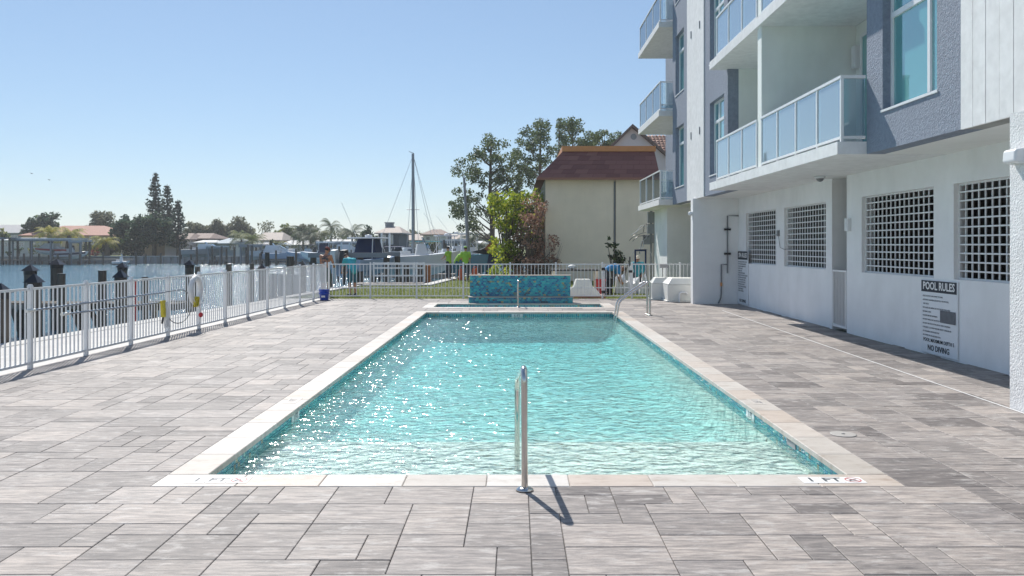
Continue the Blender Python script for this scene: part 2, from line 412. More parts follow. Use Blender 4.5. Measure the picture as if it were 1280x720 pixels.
def npmesh(name, verts, faces, mat, smooth=False):
    me = bpy.data.meshes.new(name); nv = len(verts); nf, k = faces.shape
    me.vertices.add(nv); me.vertices.foreach_set('co', verts.astype(np.float32).ravel())
    me.loops.add(nf*k); me.loops.foreach_set('vertex_index', faces.astype(np.int32).ravel())
    me.polygons.add(nf); me.polygons.foreach_set('loop_start', np.arange(0, nf*k, k, dtype=np.int32))
    me.polygons.foreach_set('use_smooth', np.full(nf, smooth)); me.update(calc_edges=True); me.validate()
    me.materials.append(MATS[mat]); return me
def text_mesh(txt, size, mat, align='CENTER', bold=.0, xs=1.0):
    c = bpy.data.curves.new('lettering', 'FONT'); c.body = txt; c.size = size; c.align_x = align; c.align_y = 'CENTER'
    c.extrude = .0008; c.offset = bold; c.resolution_u = 2
    o = bpy.data.objects.new('lettering', c); COL.objects.link(o)
    dg = bpy.context.evaluated_depsgraph_get(); me = bpy.data.meshes.new_from_object(o.evaluated_get(dg))
    bpy.data.objects.remove(o); bpy.data.curves.remove(c)
    if xs != 1:
        for v in me.vertices: v.co.x *= xs
    me.materials.clear(); me.materials.append(MATS[mat]); return me
FY = lambda y: -7.11+.0389*(y-11.4)            # fence line X at Y (left fence)
SX = lambda y: -9.4+.083*(y-15)                # seawall edge X at Y
SX = lambda y: -9.4+.0955*(y-15.3)
# ================================================================ SETTING: water, land, deck
b = MB(); b.add([(-1500,-200,-1.0),(1500,-200,-1.0),(1500,3000,-1.0),(-1500,3000,-1.0)], [(0,1,2,3)])
struct('bay_water', b, 'bay_water')
far_land = MB(); far_land.prism([(-1500,127),(1500,127),(1500,3000),(-1500,3000)], -2.5, .05)
struct('far_land', far_land, 'grass')
near = MB()
near.prism([(SX(27.9)+.3,27.9),(7.6,27.9),(7.6,37),(-4.3,37),(SX(36.7)+.3,36.7)], -2.4, -.03)
near.prism([(-4.3,37.0),(60,37.0),(60,126.9),(1.8,126.9),(1.5,53),(-3.3,49)], -2.4, -.032)
near.prism([(-60,-60),(60,-60),(60,-6),(-60,-6)], -2.4, -.034)
struct('lawn', near, 'grass')
# lawn blades: one uncountable mass
def blades(n, polyfn, h0, h1, w):
    P = polyfn(n); n = len(P)
    a = rng.uniform(0, 2*PI, n); h = rng.uniform(h0, h1, n); l = rng.uniform(-.03, .03, (n, 2))
    v = np.zeros((n, 3, 3)); v[:, 0, 0] = P[:, 0]-w*np.cos(a); v[:, 0, 1] = P[:, 1]-w*np.sin(a)
    v[:, 1, 0] = P[:, 0]+w*np.cos(a); v[:, 1, 1] = P[:, 1]+w*np.sin(a)
    v[:, 2, 0] = P[:, 0]+l[:, 0]; v[:, 2, 1] = P[:, 1]+l[:, 1]; v[:, :2, 2] = -.035; v[:, 2, 2] = -.03+h
    return v.reshape(-1, 3), np.arange(n*3).reshape(n, 3)
def lawn_pts(n):
    y = 28.0+rng.random(n)**1.3*21; x = rng.uniform(-8, 7, n)
    k = ((y < 36.6) & (x > SX(y)+.45) & (x < 7)) | ((y >= 36.6) & (x > -4.3+.085*(y-36.7)+.5))
    return np.stack([x[k], y[k]], 1)
v, f = blades(70000, lawn_pts, .03, .085, .008)
g = put('grass', npmesh('grass', v, f, 'leaf_grass'), kind='stuff'); tag(g, 'short green and yellowing grass of the lawn behind the white fence', 'grass')
# deck base with a hole for the pool and the basin
PX0, PX1, PY0, PY1 = -2.43, 2.61, 6.40, 22.04
BX0, BX1, BY0, BY1 = -2.43, 2.61, 23.87, 25.29
deck = MB(); e_ = .05
deck.box(-6.3, 6.9, -6, PY0-e_, -2.4, -.014)
deck.prism([(FY(-6)-.05,-6),(-6.3,-6),(-6.3,27.9),(FY(27.9)-.05,27.9)], -2.4, -.014)
deck.box(-6.3, PX0-e_, PY0-e_, 27.9, -2.4, -.014); deck.box(PX1+e_, 6.9, PY0-e_, 27.9, -2.4, -.014)
deck.box(PX0-e_, PX1+e_, PY1+e_, BY0-e_, -2.4, -.014); deck.box(PX0-e_, PX1+e_, BY1+e_, 27.9, -2.4, -.014)
deck = struct('pool_deck', deck, 'joint_sand')
w = MB(); w.prism([(SX(-6)+.42,-6),(FY(-6)-.05,-6),(FY(27.9)-.05,27.9),(SX(27.9)+.42,27.9)], -2.4, -.006)
for yy in np.arange(-4, 28, 1.9):      # control joints as shallow dark grooves
    pass
struct('dock_walkway', w, 'concrete_walk')
cap = MB()
def capseg(a, b_, w_=.42, z=.03):
    a, b_ = Vector(a+(0,)), Vector(b_+(0,)); d = (b_-a).normalized(); n_ = Vector((d.y,-d.x,0))*w_
    cap.prism([(a.x,a.y),(b_.x,b_.y),(b_.x+n_.x,b_.y+n_.y),(a.x+n_.x,a.y+n_.y)], -2.4, z)
capseg((SX(-6),-6),(SX(27.88),27.88),z=.004); capseg((SX(27.9),27.9),(SX(36.7),36.7)); capseg((SX(36.7)+.42,37.1),(-4.3,37.1)); capseg((-4.35,37.12),(-3.3,49),.5); capseg((-3.3,49.01),(1.5,53),.5)
struct('seawall', cap, 'concrete_walk')

# pavers: 300 nearest singly, the rest joined
UX, UY, GX, GY = .2018, .20313, -2.735, 6.095
sizes = [((3,2),5.5),((2,2),4),((2,1),2.4),((1,2),1.1),((3,1),1.2)]
occ = set(); pav = []
i0, i1 = int((-8.2-GX)/UX)-1, int((6.87-GX)/UX)
j0, j1 = int((-5.8-GY)/UY), int((27.75-GY)/UY)
def blocked(i, j):
    x, y = GX+(i+.5)*UX, GY+(j+.5)*UY
    if -2.735 < x < 2.915 and (6.095 < y < 22.345 or 23.564 < y < 25.595): return True
    return x < FY(y)-.22
pr = random.Random(21)
for j in range(j0, j1):
    for i in range(i0, i1):
        if (i,j) in occ or blocked(i,j): continue
        opts = []
        for (w_, d_), wt in sizes:
            if all((i+a, j+c) not in occ and not blocked(i+a, j+c) and i+a < i1+1 and j+c < j1 for a in range(w_) for c in range(d_)): opts.append(((w_,d_),wt))
        if not opts: opts = [((1,1),1)]
        (w_, d_) = pr.choices([o[0] for o in opts], [o[1] for o in opts])[0]
        for a in range(w_):
            for c in range(d_): occ.add((i+a,j+c))
        pav.append((i,j,w_,d_))
def paver_geo(w_, d_, x0=0, y0=0, dz=0, clip=False):
    g_ = .0025; X0, X1, Y0, Y1 = x0+g_, x0+w_*UX-g_, y0+g_, y0+d_*UY-g_; c = .004
    xa0 = X0; xa1 = X0
    if clip:
        xa0 = max(X0, FY(Y0)-.05); xa1 = max(X0, FY(Y1)-.05)
        if xa0 >= X1-.02 or xa1 >= X1-.02: return None
    lo = [(xa0,Y0,-.02),(X1,Y0,-.02),(X1,Y1,-.02),(xa1,Y1,-.02)]
    mid = [(x,y,dz-.003) for x,y,_ in lo]
    top = [(xa0+c,Y0+c,dz),(X1-c,Y0+c,dz),(X1-c,Y1-c,dz),(xa1+c,Y1-c,dz)]
    fs = [(8,9,10,11)]
    for k in range(4):
        n_ = (k+1)%4; fs += [(k,n_,4+n_,4+k),(4+k,4+n_,8+n_,8+k)]
    return lo+mid+top, fs
def score(p):
    i,j,w_,d_ = p; x, y = GX+(i+w_/2)*UX, GY+(j+d_/2)*UY
    if y < 4.35 or abs(x) > .66*y+.2 or x < FY(y)+.2 or x > 6.3: return -1
    return w_*d_/y**3
order = sorted(pav, key=score, reverse=True)[:300]
oset = set(order); shared = {}
for p in order:
    i,j,w_,d_ = p
    if (w_,d_) not in shared:
        bb = MB(); bb.add(*paver_geo(w_, d_)); shared[(w_,d_)] = bb.mesh('paver', 'paver')
    put('paver', shared[(w_,d_)], deck, (GX+i*UX, GY+j*UY, pr.uniform(-.0012,.0012)), (pr.uniform(-.0015,.0015), pr.uniform(-.0015,.0015), 0))
bb = MB()
for p in pav:
    if p in oset: continue
    i,j,w_,d_ = p; x0, y0 = GX+i*UX, GY+j*UY
    gq = paver_geo(w_, d_, x0, y0, pr.uniform(-.0012,.0012), clip=x0 < FY(y0)+.3)
    if gq: bb.add(*gq)
o = bb.build('paver', 'paver', deck, kind='stuff')

# ================================================================ SWIMMING POOL
pool = thing('swimming_pool', 'long rectangular swimming pool with travertine coping and a shallow near shelf', 'pool', (.09, 14.2, 0))
WZ = -.115
sh = MB(); t_ = .012
sx0, sx1, sy0, sy1 = PX0-t_, PX1+t_, PY0-t_, PY1+t_
SH = 8.5
def quad(mb, *v): mb.add(list(v), [(0,1,2,3)])
quad(sh,(sx0,sy0,-.235),(sx1,sy0,-.235),(sx1,SH,-.245),(sx0,SH,-.245))
quad(sh,(sx0,SH,-.245),(sx1,SH,-.245),(sx1,SH+.02,-.60),(sx0,SH+.02,-.60))
quad(sh,(sx0,SH+.02,-.60),(sx1,SH+.02,-.60),(sx1,sy1,-.76),(sx0,sy1,-.76))
quad(sh,(sx0,sy0,-1.7),(sx0,sy1,-1.7),(sx0,sy1,-.03),(sx0,sy0,-.03))
quad(sh,(sx1,sy0,-1.7),(sx1,sy1,-1.7),(sx1,sy1,-.03),(sx1,sy0,-.03))
quad(sh,(sx0,sy1,-1.7),(sx1,sy1,-1.7),(sx1,sy1,-.03),(sx0,sy1,-.03))
quad(sh,(sx0,sy0,-1.7),(sx1,sy0,-1.7),(sx1,sy0,-.03),(sx0,sy0,-.03))
def zf(y): return -.60-.16*(y-SH)/(sy1-SH)
prof = [(0,.0),(.05,.40),(.14,.72),(.27,.93),(.45,1.0)]
for (w0, w1) in zip(prof[:-1], prof[1:]):
    for sgn, xw in ((1, sx0), (-1, sx1)):
        P = []
        for (w_, yy) in ((w0, SH+.02), (w0, sy1), (w1, sy1), (w1, SH+.02)):
            P.append((xw+sgn*w_[0], yy, -.19+(zf(yy)+.19)*w_[1]+.002))
        quad(sh, *P)
    quad(sh, (sx0, sy1-w0[0], -.19+(zf(sy1)+.19)*w0[1]+.001), (sx1, sy1-w0[0], -.19+(zf(sy1)+.19)*w0[1]+.001), (sx1, sy1-w1[0], -.19+(zf(sy1)+.19)*w1[1]+.001), (sx0, sy1-w1[0], -.19+(zf(sy1)+.19)*w1[1]+.001))
shell = sh.build('pool_shell', 'plaster', pool)
# waterline tiles: two rows of 5 cm tiles, real but joined
tl = MB(); tz = [(-.098,-.052),(-.147,-.101),(-.196,-.150)]
def tilerow(x0, y0, x1, y1, n):
    L = math.hypot(x1-x0, y1-y0); k = int(L/.0505); dx, dy = (x1-x0)/k, (y1-y0)/k; ux, uy = dx/math.hypot(dx,dy)*.0025, dy/math.hypot(dx,dy)*.0025
    for i in range(k):
        for za, zb in tz:
            a = (x0+dx*i+ux, y0+dy*i+uy); c = (x0+dx*(i+1)-ux, y0+dy*(i+1)-uy)
            A = (a[0]+n[0]*.006, a[1]+n[1]*.006); C_ = (c[0]+n[0]*.006, c[1]+n[1]*.006)
            tl.add([(a[0],a[1],za),(c[0],c[1],za),(c[0],c[1],zb),(a[0],a[1],zb),(A[0],A[1],za+.001),(C_[0],C_[1],za+.001),(C_[0],C_[1],zb-.001),(A[0],A[1],zb-.001)],
                   [(4,5,6,7),(0,1,5,4),(3,2,6,7),(0,3,7,4),(1,2,6,5)])
tilerow(sx0, sy0, sx0, sy1, (1,0)); tilerow(sx1, sy0, sx1, sy1, (-1,0)); tilerow(sx0, sy1, sx1, sy1, (0,-1)); tilerow(sx0, sy0, sx1, sy0, (0,1))
tl.build('waterline_tile', 'waterline_tile', pool, kind='stuff')
# coping stones, one by one
def coping(x0, y0, x1, y1, par):
    bb = MB(); g_ = .0015; X0,X1,Y0,Y1 = x0+g_,x1-g_,y0+g_,y1-g_; c = .006
    lo = [(X0,Y0,-.045),(X1,Y0,-.045),(X1,Y1,-.045),(X0,Y1,-.045)]; mid = [(x,y,-.002) for x,y,_ in lo]
    top = [(X0+c,Y0+c,.003),(X1-c,Y0+c,.003),(X1-c,Y1-c,.003),(X0+c,Y1-c,.003)]
    fs = [(3,2,1,0),(8,9,10,11)]
    for k in range(4):
        n_ = (k+1)%4; fs += [(k,n_,4+n_,4+k),(4+k,4+n_,8+n_,8+k)]
    bb.add(lo+mid+top, fs); return bb.build('coping_stone', 'travertine', par)
CO = .305; ov = .012
def run(a, b_, n):
    return [(a+(b_-a)*i/n, a+(b_-a)*(i+1)/n) for i in range(n)]
for a, c in run(PX0-CO, PX1+CO, 9): coping(a, PY0-CO, c, PY0+ov, pool)
for a, c in run(PX0-CO, PX1+CO, 9): coping(a, PY1-ov, c, PY1+CO, pool)
for a, c in run(PY0+ov, PY1-ov, 25): coping(PX0-CO, a, PX0+ov, c, pool); coping(PX1-ov, a, PX1+CO, c, pool)

# pool water: a closed body with real ripples on top
def water_body(name, x0, x1, y0, y1, z, zb, step, amp, seed):
    r_ = np.random.default_rng(seed)
    nx, ny = max(2, int((x1-x0)/step)), max(2, int((y1-y0)/step))
    X, Y = np.meshgrid(np.linspace(x0, x1, nx), np.linspace(y0, y1, ny)); Z = np.zeros_like(X)
    for lam, a, n_ in ((1.3, .0028, 7), (.55, .0030, 12), (.26, .0026, 20), (.14, .0013, 24)):
        for _ in range(n_):
            th = r_.normal(PI*.62, .75); k = 2*PI/(lam*r_.uniform(.75, 1.3)); ph = r_.uniform(0, 2*PI)
            Z += a*amp*np.sin(k*(np.cos(th)*X+np.sin(th)*Y)+ph)/math.sqrt(n_)*1.6
    V = np.stack([X.ravel(), Y.ravel(), Z.ravel()+z], 1)
    idx = np.arange(nx*ny).reshape(ny, nx)
    F = np.stack([idx[:-1,:-1], idx[:-1,1:], idx[1:,1:], idx[1:,:-1]], -1).reshape(-1, 4)
    rim = np.concatenate([idx[0,:-1], idx[:-1,-1], idx[-1,:0:-1], idx[:0:-1,0]])
    lowv = V[rim].copy(); lowv[:,2] = zb; n0 = len(V); m_ = len(rim)
    V = np.concatenate([V, lowv]); a_ = np.arange(m_); b2 = (a_+1)%m_
    S = np.stack([rim[a_], n0+a_, n0+b2, rim[b2]], 1)
    # bottom as a strip pairing of the low rim
    me = bpy.data.meshes.new(name); faces = [tuple(q) for q in np.concatenate([F, S]).tolist()]
    faces.append(tuple(range(n0+m_-1, n0-1, -1)))
    me.from_pydata(V.tolist(), [], faces)
    sm = np.ones(len(faces), bool); sm[len(F):] = False; me.polygons.foreach_set('use_smooth', sm)
    me.materials.append(MATS['pool_water']); me.update()
    # sharp rim so that the flat sides do not bend the surface normals
    return put(name, me, kind='structure')
pw = water_body('pool_water', sx0-.02, sx1+.02, sy0-.02, sy1+.02, WZ, -1.8, .028, 1.0, 5)

# catch basin behind the pool
basin = thing('catch_basin', 'narrow tiled catch basin with travertine edge between pool and tiled wall', 'basin', (.09, 24.5, 0))
sh = MB(); bx0,bx1,by0,by1 = BX0-t_,BX1+t_,BY0-t_,BY1+t_
quad(sh,(bx0,by0,-.55),(bx1,by0,-.55),(bx1,by1,-.55),(bx0,by1,-.55))
for (a, c) in (((bx0,by0),(bx0,by1)),((bx1,by0),(bx1,by1)),((bx0,by1),(bx1,by1)),((bx0,by0),(bx1,by0))):
    quad(sh,(a[0],a[1],-.6),(c[0],c[1],-.6),(c[0],c[1],-.03),(a[0],a[1],-.03))
sh.build('basin_shell', 'plaster', basin)
tl = MB()
tz = [(-.098,-.052),(-.147,-.101),(-.196,-.150),(-.245,-.199)]
tilerow(bx0,by0,bx0,by1,(1,0)); tilerow(bx1,by0,bx1,by1,(-1,0)); tilerow(bx0,by1,bx1,by1,(0,-1)); tilerow(bx0,by0,bx1,by0,(0,1))
tl.build('basin_tile', 'mosaic_tile', basin, kind='stuff')
for a, c in run(BX0-CO, BX1+CO, 9): coping(a, BY0-CO, c, BY0+ov, basin); coping(a, BY1-ov, c, BY1+CO, basin)
for a, c in run(BY0+ov, BY1-ov, 2): coping(BX0-CO, a, BX0+ov, c, basin); coping(BX1-ov, a, BX1+CO, c, basin)
bw = water_body('basin_water', bx0-.02, bx1+.02, by0-.02, by1+.02, -.16, -.7, .06, .5, 9)

# tiled fountain wall on a tiled ledge
fw = thing('fountain_wall', 'low blue mosaic fountain wall with ledge behind the catch basin', 'fountain wall', (.12, 25.8, 0))
def tiled_block(x0, x1, y0, y1, z0, z1, name, par):
    b_ = MB(); b_.box(x0, x1, y0, y1, z0, z1); core = b_.build(name, 'tile_grout', par)
    m_ = MB(); tw, th = .076, .05; e = .004
    def face(o_, du, n_, L):
        k = int(L/tw); w2 = L/k; rows = int((z1-z0)/th); h2 = (z1-z0)/rows
        for r_ in range(rows):
            sft = (r_ % 2)*.5
            for i in range(-1, k+1):
                a, c = max(0, (i+sft)*w2)+.002, min(L, (i+sft+1)*w2)-.002
                if c-a < .01: continue
                za, zb = z0+r_*h2+.002, z0+(r_+1)*h2-.002
                P = [(a,za),(c,za),(c,zb),(a,zb)]
                q = [(o_[0]+du[0]*u, o_[1]+du[1]*u, z_) for u, z_ in P]
                q2 = [(x+n_[0]*e, y+n_[1]*e, z_) for x, y, z_ in q]
                m_.add(q+q2, [(4,5,6,7),(0,1,5,4),(1,2,6,5),(2,3,7,6),(3,0,4,7)])
    face((x0,y0),(1,0),(0,-1),x1-x0); face((x0,y0),(0,1),(-1,0),y1-y0); face((x1,y0),(0,1),(1,0),y1-y0)
    m_.build('mosaic_tile', 'mosaic_tile', core, kind='stuff')
tiled_block(-1.48, 1.78, 25.62, 25.92, .0, .17, 'ledge', fw)
tiled_block(-1.46, 1.72, 25.925, 26.2, .0, .84, 'wall', fw)
b_ = MB(); b_.box(-1.51, 1.81, 25.58, 25.925, .171, .196); b_.build('ledge_cap', 'travertine', fw)
b_ = MB(); b_.box(-1.49, 1.75, 25.90, 26.23, .841, .862); b_.build('wall_cap', 'travertine', fw)

# depth markers
def marker(name, label, cat, txt, cx, cy, sym=True, sz=.135):
    t = thing(name, label, cat, (cx, cy, .003)); 
    n_ = 3 if sym else 2; w_ = .155
    for k in range(n_):
        m_ = MB(); xk = (k-(n_-1)/2)*(w_+.006); m_.box(xk-w_/2, xk+w_/2, -w_/2, w_/2, 0, .003); m_.build('marker_tile', 'marker_white', t, world=False)
    me = text_mesh(txt[0], sz, 'text_dark', bold=.003); put('numeral', me, t, (-(n_-1)/2*(w_+.006), 0, .0035))
    me = text_mesh(txt[1], sz, 'text_dark', bold=.003); put('lettering', me, t, ((1-(n_-1)/2)*(w_+.006), 0, .0035))
    if sym:
        xk = (w_+.006); r_ = MB(); n2 = 20
        for k in range(n2):
            a0, a1 = 2*PI*k/n2, 2*PI*(k+1)/n2
            r_.add([(xk+.062*math.cos(a0),.062*math.sin(a0),.0042),(xk+.062*math.cos(a1),.062*math.sin(a1),.0042),(xk+.052*math.cos(a1),.052*math.sin(a1),.0042),(xk+.052*math.cos(a0),.052*math.sin(a0),.0042)], [(0,1,2,3)])
        r_.bar((xk-.04,.04,.0042),(xk+.04,-.04,.0042),.009,.001); r_.build('no_diving_ring', 'marker_red', t, world=False)
        d_ = MB(); d_.bar((xk-.032,-.012,.004),(xk+.012,.012,.004),.014,.0008); d_.bar((xk-.038,-.028,.004),(xk+.035,-.028,.004),.006,.0008); d_.ell((xk+.024,.018,.004),(.008,.008,.0008)); d_.build('diver_symbol', 'text_dark', t, world=False)
marker('depth_marker', 'one foot depth and no diving marker on the left end of the near coping', 'depth marker', ('1','FT'), -2.28, 6.25)
marker('depth_marker', 'one foot depth and no diving marker on the right end of the near coping', 'depth marker', ('1','FT'), 2.42, 6.25)
def wall_marker(label, loc, rz, txt):
    t = thing('waterline_marker', label, 'depth marker', loc, rz)
    m_ = MB(); m_.box(-.15,.15,-.006,0,-.048,.048); m_.build('marker_tile', 'marker_white', t, world=False)
    put('lettering', text_mesh(txt, .09, 'text_dark', bold=.002), t, (0,-.0065,0), (R(90),0,0))
wall_marker('small five foot marker on the tile line at the far end of the pool', (.03, sy1-.007, -.10), 0, '5 FT')
wall_marker('small white marker on the left waterline tiles near the shallow shelf', (sx0+.007, 9.0, -.09), R(90), '1 FT')
wall_marker('small white marker on the right waterline tiles near the shallow shelf', (sx1-.007, 9.1, -.09), R(-90), '1 FT')
def wall_plain(label, x, y):
    t = MB(); t.box(x-.006, x+.006, y-.12, y+.12, -.112, -.055); tag(t.build('skimmer_weir', 'dock_box'), label, 'skimmer')
wall_plain('grey skimmer opening in the right waterline tiles beside the round lid', sx1-.006, 7.75)
def lid(label, x, y):
    t = thing('skimmer_cover', label, 'lid', (x, y, .0))
    m_ = MB(); m_.lathe([(0,.0),(.12,.0),(.12,.005),(.112,.006),(0,.006)], n=28); m_.build('lid_disc', 'lid_grey', t, world=False)
    m_ = MB(); m_.lathe([(0,.006),(.018,.006),(.018,.008),(0,.008)], n=12); m_.build('finger_hole', 'text_dark', t, world=False)
lid('round white skimmer lid set in the paving right of the shallow shelf', 3.12, 7.78)
for (x, y, side) in ((-2.585, 9.45, 'left'), (2.765, 9.4, 'right')):
    t = thing('coping_marker', f'faded depth marking on the {side} coping beside the shelf edge', 'depth marker', (x, y, .003), R(90) if side == 'left' else R(-90))
    m_ = MB(); m_.box(-.16,.16,-.075,.075,0,.002); m_.build('marker_tile', 'travertine', t, world=False)
    put('lettering', text_mesh('1 FT', .12, 'sign_grey'), t, (0,0,.0025))

# white chalk like strip along the building side
b_ = MB(); b_.prism([(5.425,8.6),(5.447,8.6),(5.725,22.6),(5.703,22.6)], .0035, .006); tag(b_.build('line', 'marker_white'), 'thin white line running along the paving beside the building', 'line'); bpy.data.objects['line'].name = 'painted_line'

# ---------------------------------------------------------------- handrails
def rail(label, path, bases, r=.024, two=None):
    t = thing('pool_handrail', label, 'handrail', path[0])
    def smooth(path):
        pts = [Vector(p) for p in path]; out = [pts[0]]
        for i in range(1, len(pts)-1):
            a, p, c = pts[i-1], pts[i], pts[i+1]
            d = min(.12, (a-p).length*.48, (c-p).length*.48); A = p+(a-p).normalized()*d; C_ = p+(c-p).normalized()*d
            for k in range(9):
                u = k/8; out.append(A*(1-u)**2+p*2*u*(1-u)+C_*u*u)
        out.append(pts[-1]); return out
    for dy in ([(0,0,0)] if not two else [(0,0,0), two]):
        m_ = MB(); m_.tube([tuple(Vector(dy)+q) for q in smooth(path)], r, 16); m_.build('rail_tube', 'steel', t)
        for bx, by in bases:
            m_ = MB(); m_.lathe([(r,.028),(.045,.022),(.062,.010),(.066,.004),(0,.004)], bx+dy[0], by+dy[1], .002, 20); m_.build('base_flange', 'steel', t)
    return t
rail('polished steel handrail standing at the near end of the pool', [(.064,6.0,0),(.060,6.0,.905),(.012,7.38,.60),(.01,7.42,-.35)], [(.064,6.0)])
rail('slim steel handrail at the far end before the fountain wall', [(.06,23.72,0),(.06,23.72,.80),(.05,24.55,.66),(.05,24.6,-.3)], [(.06,23.72)], .022)
rail('pair of sloping steel grab rails at the far right pool corner', [(3.45,21.0,0),(3.45,21.0,.90),(2.66,21.0,.36),(2.52,21.0,-.5)], [(3.45,21.0)], .024, two=(0,.45,0))
# ================================================================ APARTMENT BUILDING
ab = thing('apartment_building', 'white and slate blue apartment building with glass balconies right of the pool', 'building', (6.87, 16, 0))
F1, F2, F3, FT = 3.26, 6.45, 9.64, 12.9
XW, XF = 6.87, 5.57
def wall_y(x0, x1, y0, y1, z0, z1, holes, name, mat, par=ab):
    """wall slab in the YZ plane between x0 (outer) and x1 with openings"""
    m_ = MB(); ys = sorted(set([y0,y1]+[h[0] for h in holes]+[h[1] for h in holes]))
    for a, c in zip(ys[:-1], ys[1:]):
        hs = sorted([h for h in holes if h[0] <= a+1e-6 and h[1] >= c-1e-6], key=lambda h: h[2]); z = z0
        for h in hs:
            if h[2] > z: m_.box(x0, x1, a, c, z, h[2])
            z = h[3]
        if z < z1: m_.box(x0, x1, a, c, z, z1)
    return m_.build(name, mat, par)
gr = [(21.56,24.4,1.27,2.77),(18.1,20.9,1.27,2.77),(13.42,16.22,1.27,2.77),(10.0,12.81,1.27,2.77)]
wall_y(XW, XW+.22, 2.0, 25.2, -.02, F1, gr+[(16.95,17.74,-.02,F1)], 'ground_wall', 'stucco_white')
m_ = MB(); m_.box(XF-.11, XW+.22, 25.2, 25.5, -.02, F1-.002); m_.build('pier', 'stucco_white', ab)
m_ = MB(); m_.box(5.47, 6.0, 8.0, 9.04, -.02, F1-.002); m_.build('column', 'stucco_rough_white', ab)
m_ = MB(); m_.box(5.74, 14, 31, 33.8, -.02, F1-.002); m_.build('rear_wall', 'stucco_white', ab)
# soffit slab and upper floors
m_ = MB(); m_.box(XF+.285, 14.6, 1.5, 29.0, F1, F1+.16); m_.box(6.6, 14.6, 29.0, 36, F1, F1+.16); m_.build('soffit', 'soffit_white', ab)
m_ = MB(); m_.box(XW+.22, 14.6, 2, 36, -.03, -.004); m_.build('garage_floor', 'concrete_grey', ab)
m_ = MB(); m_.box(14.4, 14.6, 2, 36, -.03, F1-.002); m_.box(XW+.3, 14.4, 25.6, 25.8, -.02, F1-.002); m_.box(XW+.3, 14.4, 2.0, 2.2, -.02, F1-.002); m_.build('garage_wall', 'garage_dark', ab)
# upper body: blue stucco pieces, white panel, ribs
def win(y0, y1, z0, z1, mull, trans, x=XF, dep=.13):
    w_ = MB(); fr = .055; xa, xb = x+dep, x+dep+.06
    w_.box(xa-.008, xb, y0, y0+fr, z0, z1); w_.box(xa-.008, xb, y1-fr, y1, z0, z1)
    w_.box(xa-.008, xb, y0+fr, y1-fr, z0, z0+fr); w_.box(xa-.008, xb, y0+fr, y1-fr, z1-fr, z1)
    w_.box(xa-.012, xb+.001, mull-.035, mull+.035, z0+fr, z1-fr)
    if trans: w_.box(xa-.015, xb+.002, y0+fr, y1-fr, trans-.04, trans+.04)
    f_ = w_.build('window', 'frame_white', ab)
    for a, c in ((y0+fr, mull-.035), (mull+.035, y1-fr)):
        for p, q in ((z0+fr, (trans-.04) if trans else z1-fr),)+(((trans+.04, z1-fr),) if trans else ()):
            g_ = MB(); g_.box(xa+.02, xa+.032, a, c, p, q); g_.build('pane', 'glass_window', f_)
    s_ = MB(); s_.box(x-.02, xa-.01, y0-.04, y1+.04, z0-.035, z0-.002); s_.build('sill', 'frame_white', f_)
for k, zb in enumerate((F1, F2, F3)):
    zt = (F2, F3, FT)[k]; zw = zb-(.006 if k == 0 else 0)
    A = [(10.8,12.4,zb+.6,zb+2.62)]
    wall_y(XF, XF+.283, 10.2, 12.96, zw, zt, A, 'blue_wall', 'stucco_blue'); win(10.8,12.4,zb+.6,zb+2.62,11.25,zb+2.02)
    B = [(21.85,23.45,zb+.55,zb+2.62)]
    wall_y(XF, XF+.283, 21.46, 24.1, zw, zt, B, 'blue_wall', 'stucco_blue'); win(21.85,23.45,zb+.55,zb+2.62,22.87,zb+2.05)
    D = [(27.1,28.5,zb+.56,zb+2.62)]
    wall_y(XF, XF+.283, 26.45, 29.0, zw, zt, D, 'blue_wall', 'stucco_blue'); win(27.1,28.5,zb+.56,zb+2.62,27.5,zb+2.05)
    m_ = MB(); m_.box(XF-.03, XF+.27, 24.1, 26.45, zb-(.015 if k == 0 else 0), zt); m_.build('white_panel', 'slab_white', ab)
    for y_, z_ in ((24.6,zb+1.9),(25.8,zb+1.9)):
        v_ = MB(); v_.box(XF-.05, XF-.029, y_-.03, y_+.03, z_, z_+.22); v_.build('vent_slot', 'lead_grey', ab)
# ribbed white boards at the near end
m_ = MB(); m_.box(XF+.03, XF+.283, 2.0, 10.199, F1-.005, FT); m_.build('board_backing', 'concrete_grey', ab)
bme = MB(); bme.box(0, .035, 0, .262, 0, FT-F1+.01); bme = bme.mesh('facade_board', 'slab_white')
y_ = 10.2-.262
while y_ > 2.0:
    putw('facade_board', bme, ab, (XF-.01+random.uniform(-.002,.002), y_, F1-.01)); y_ -= .272
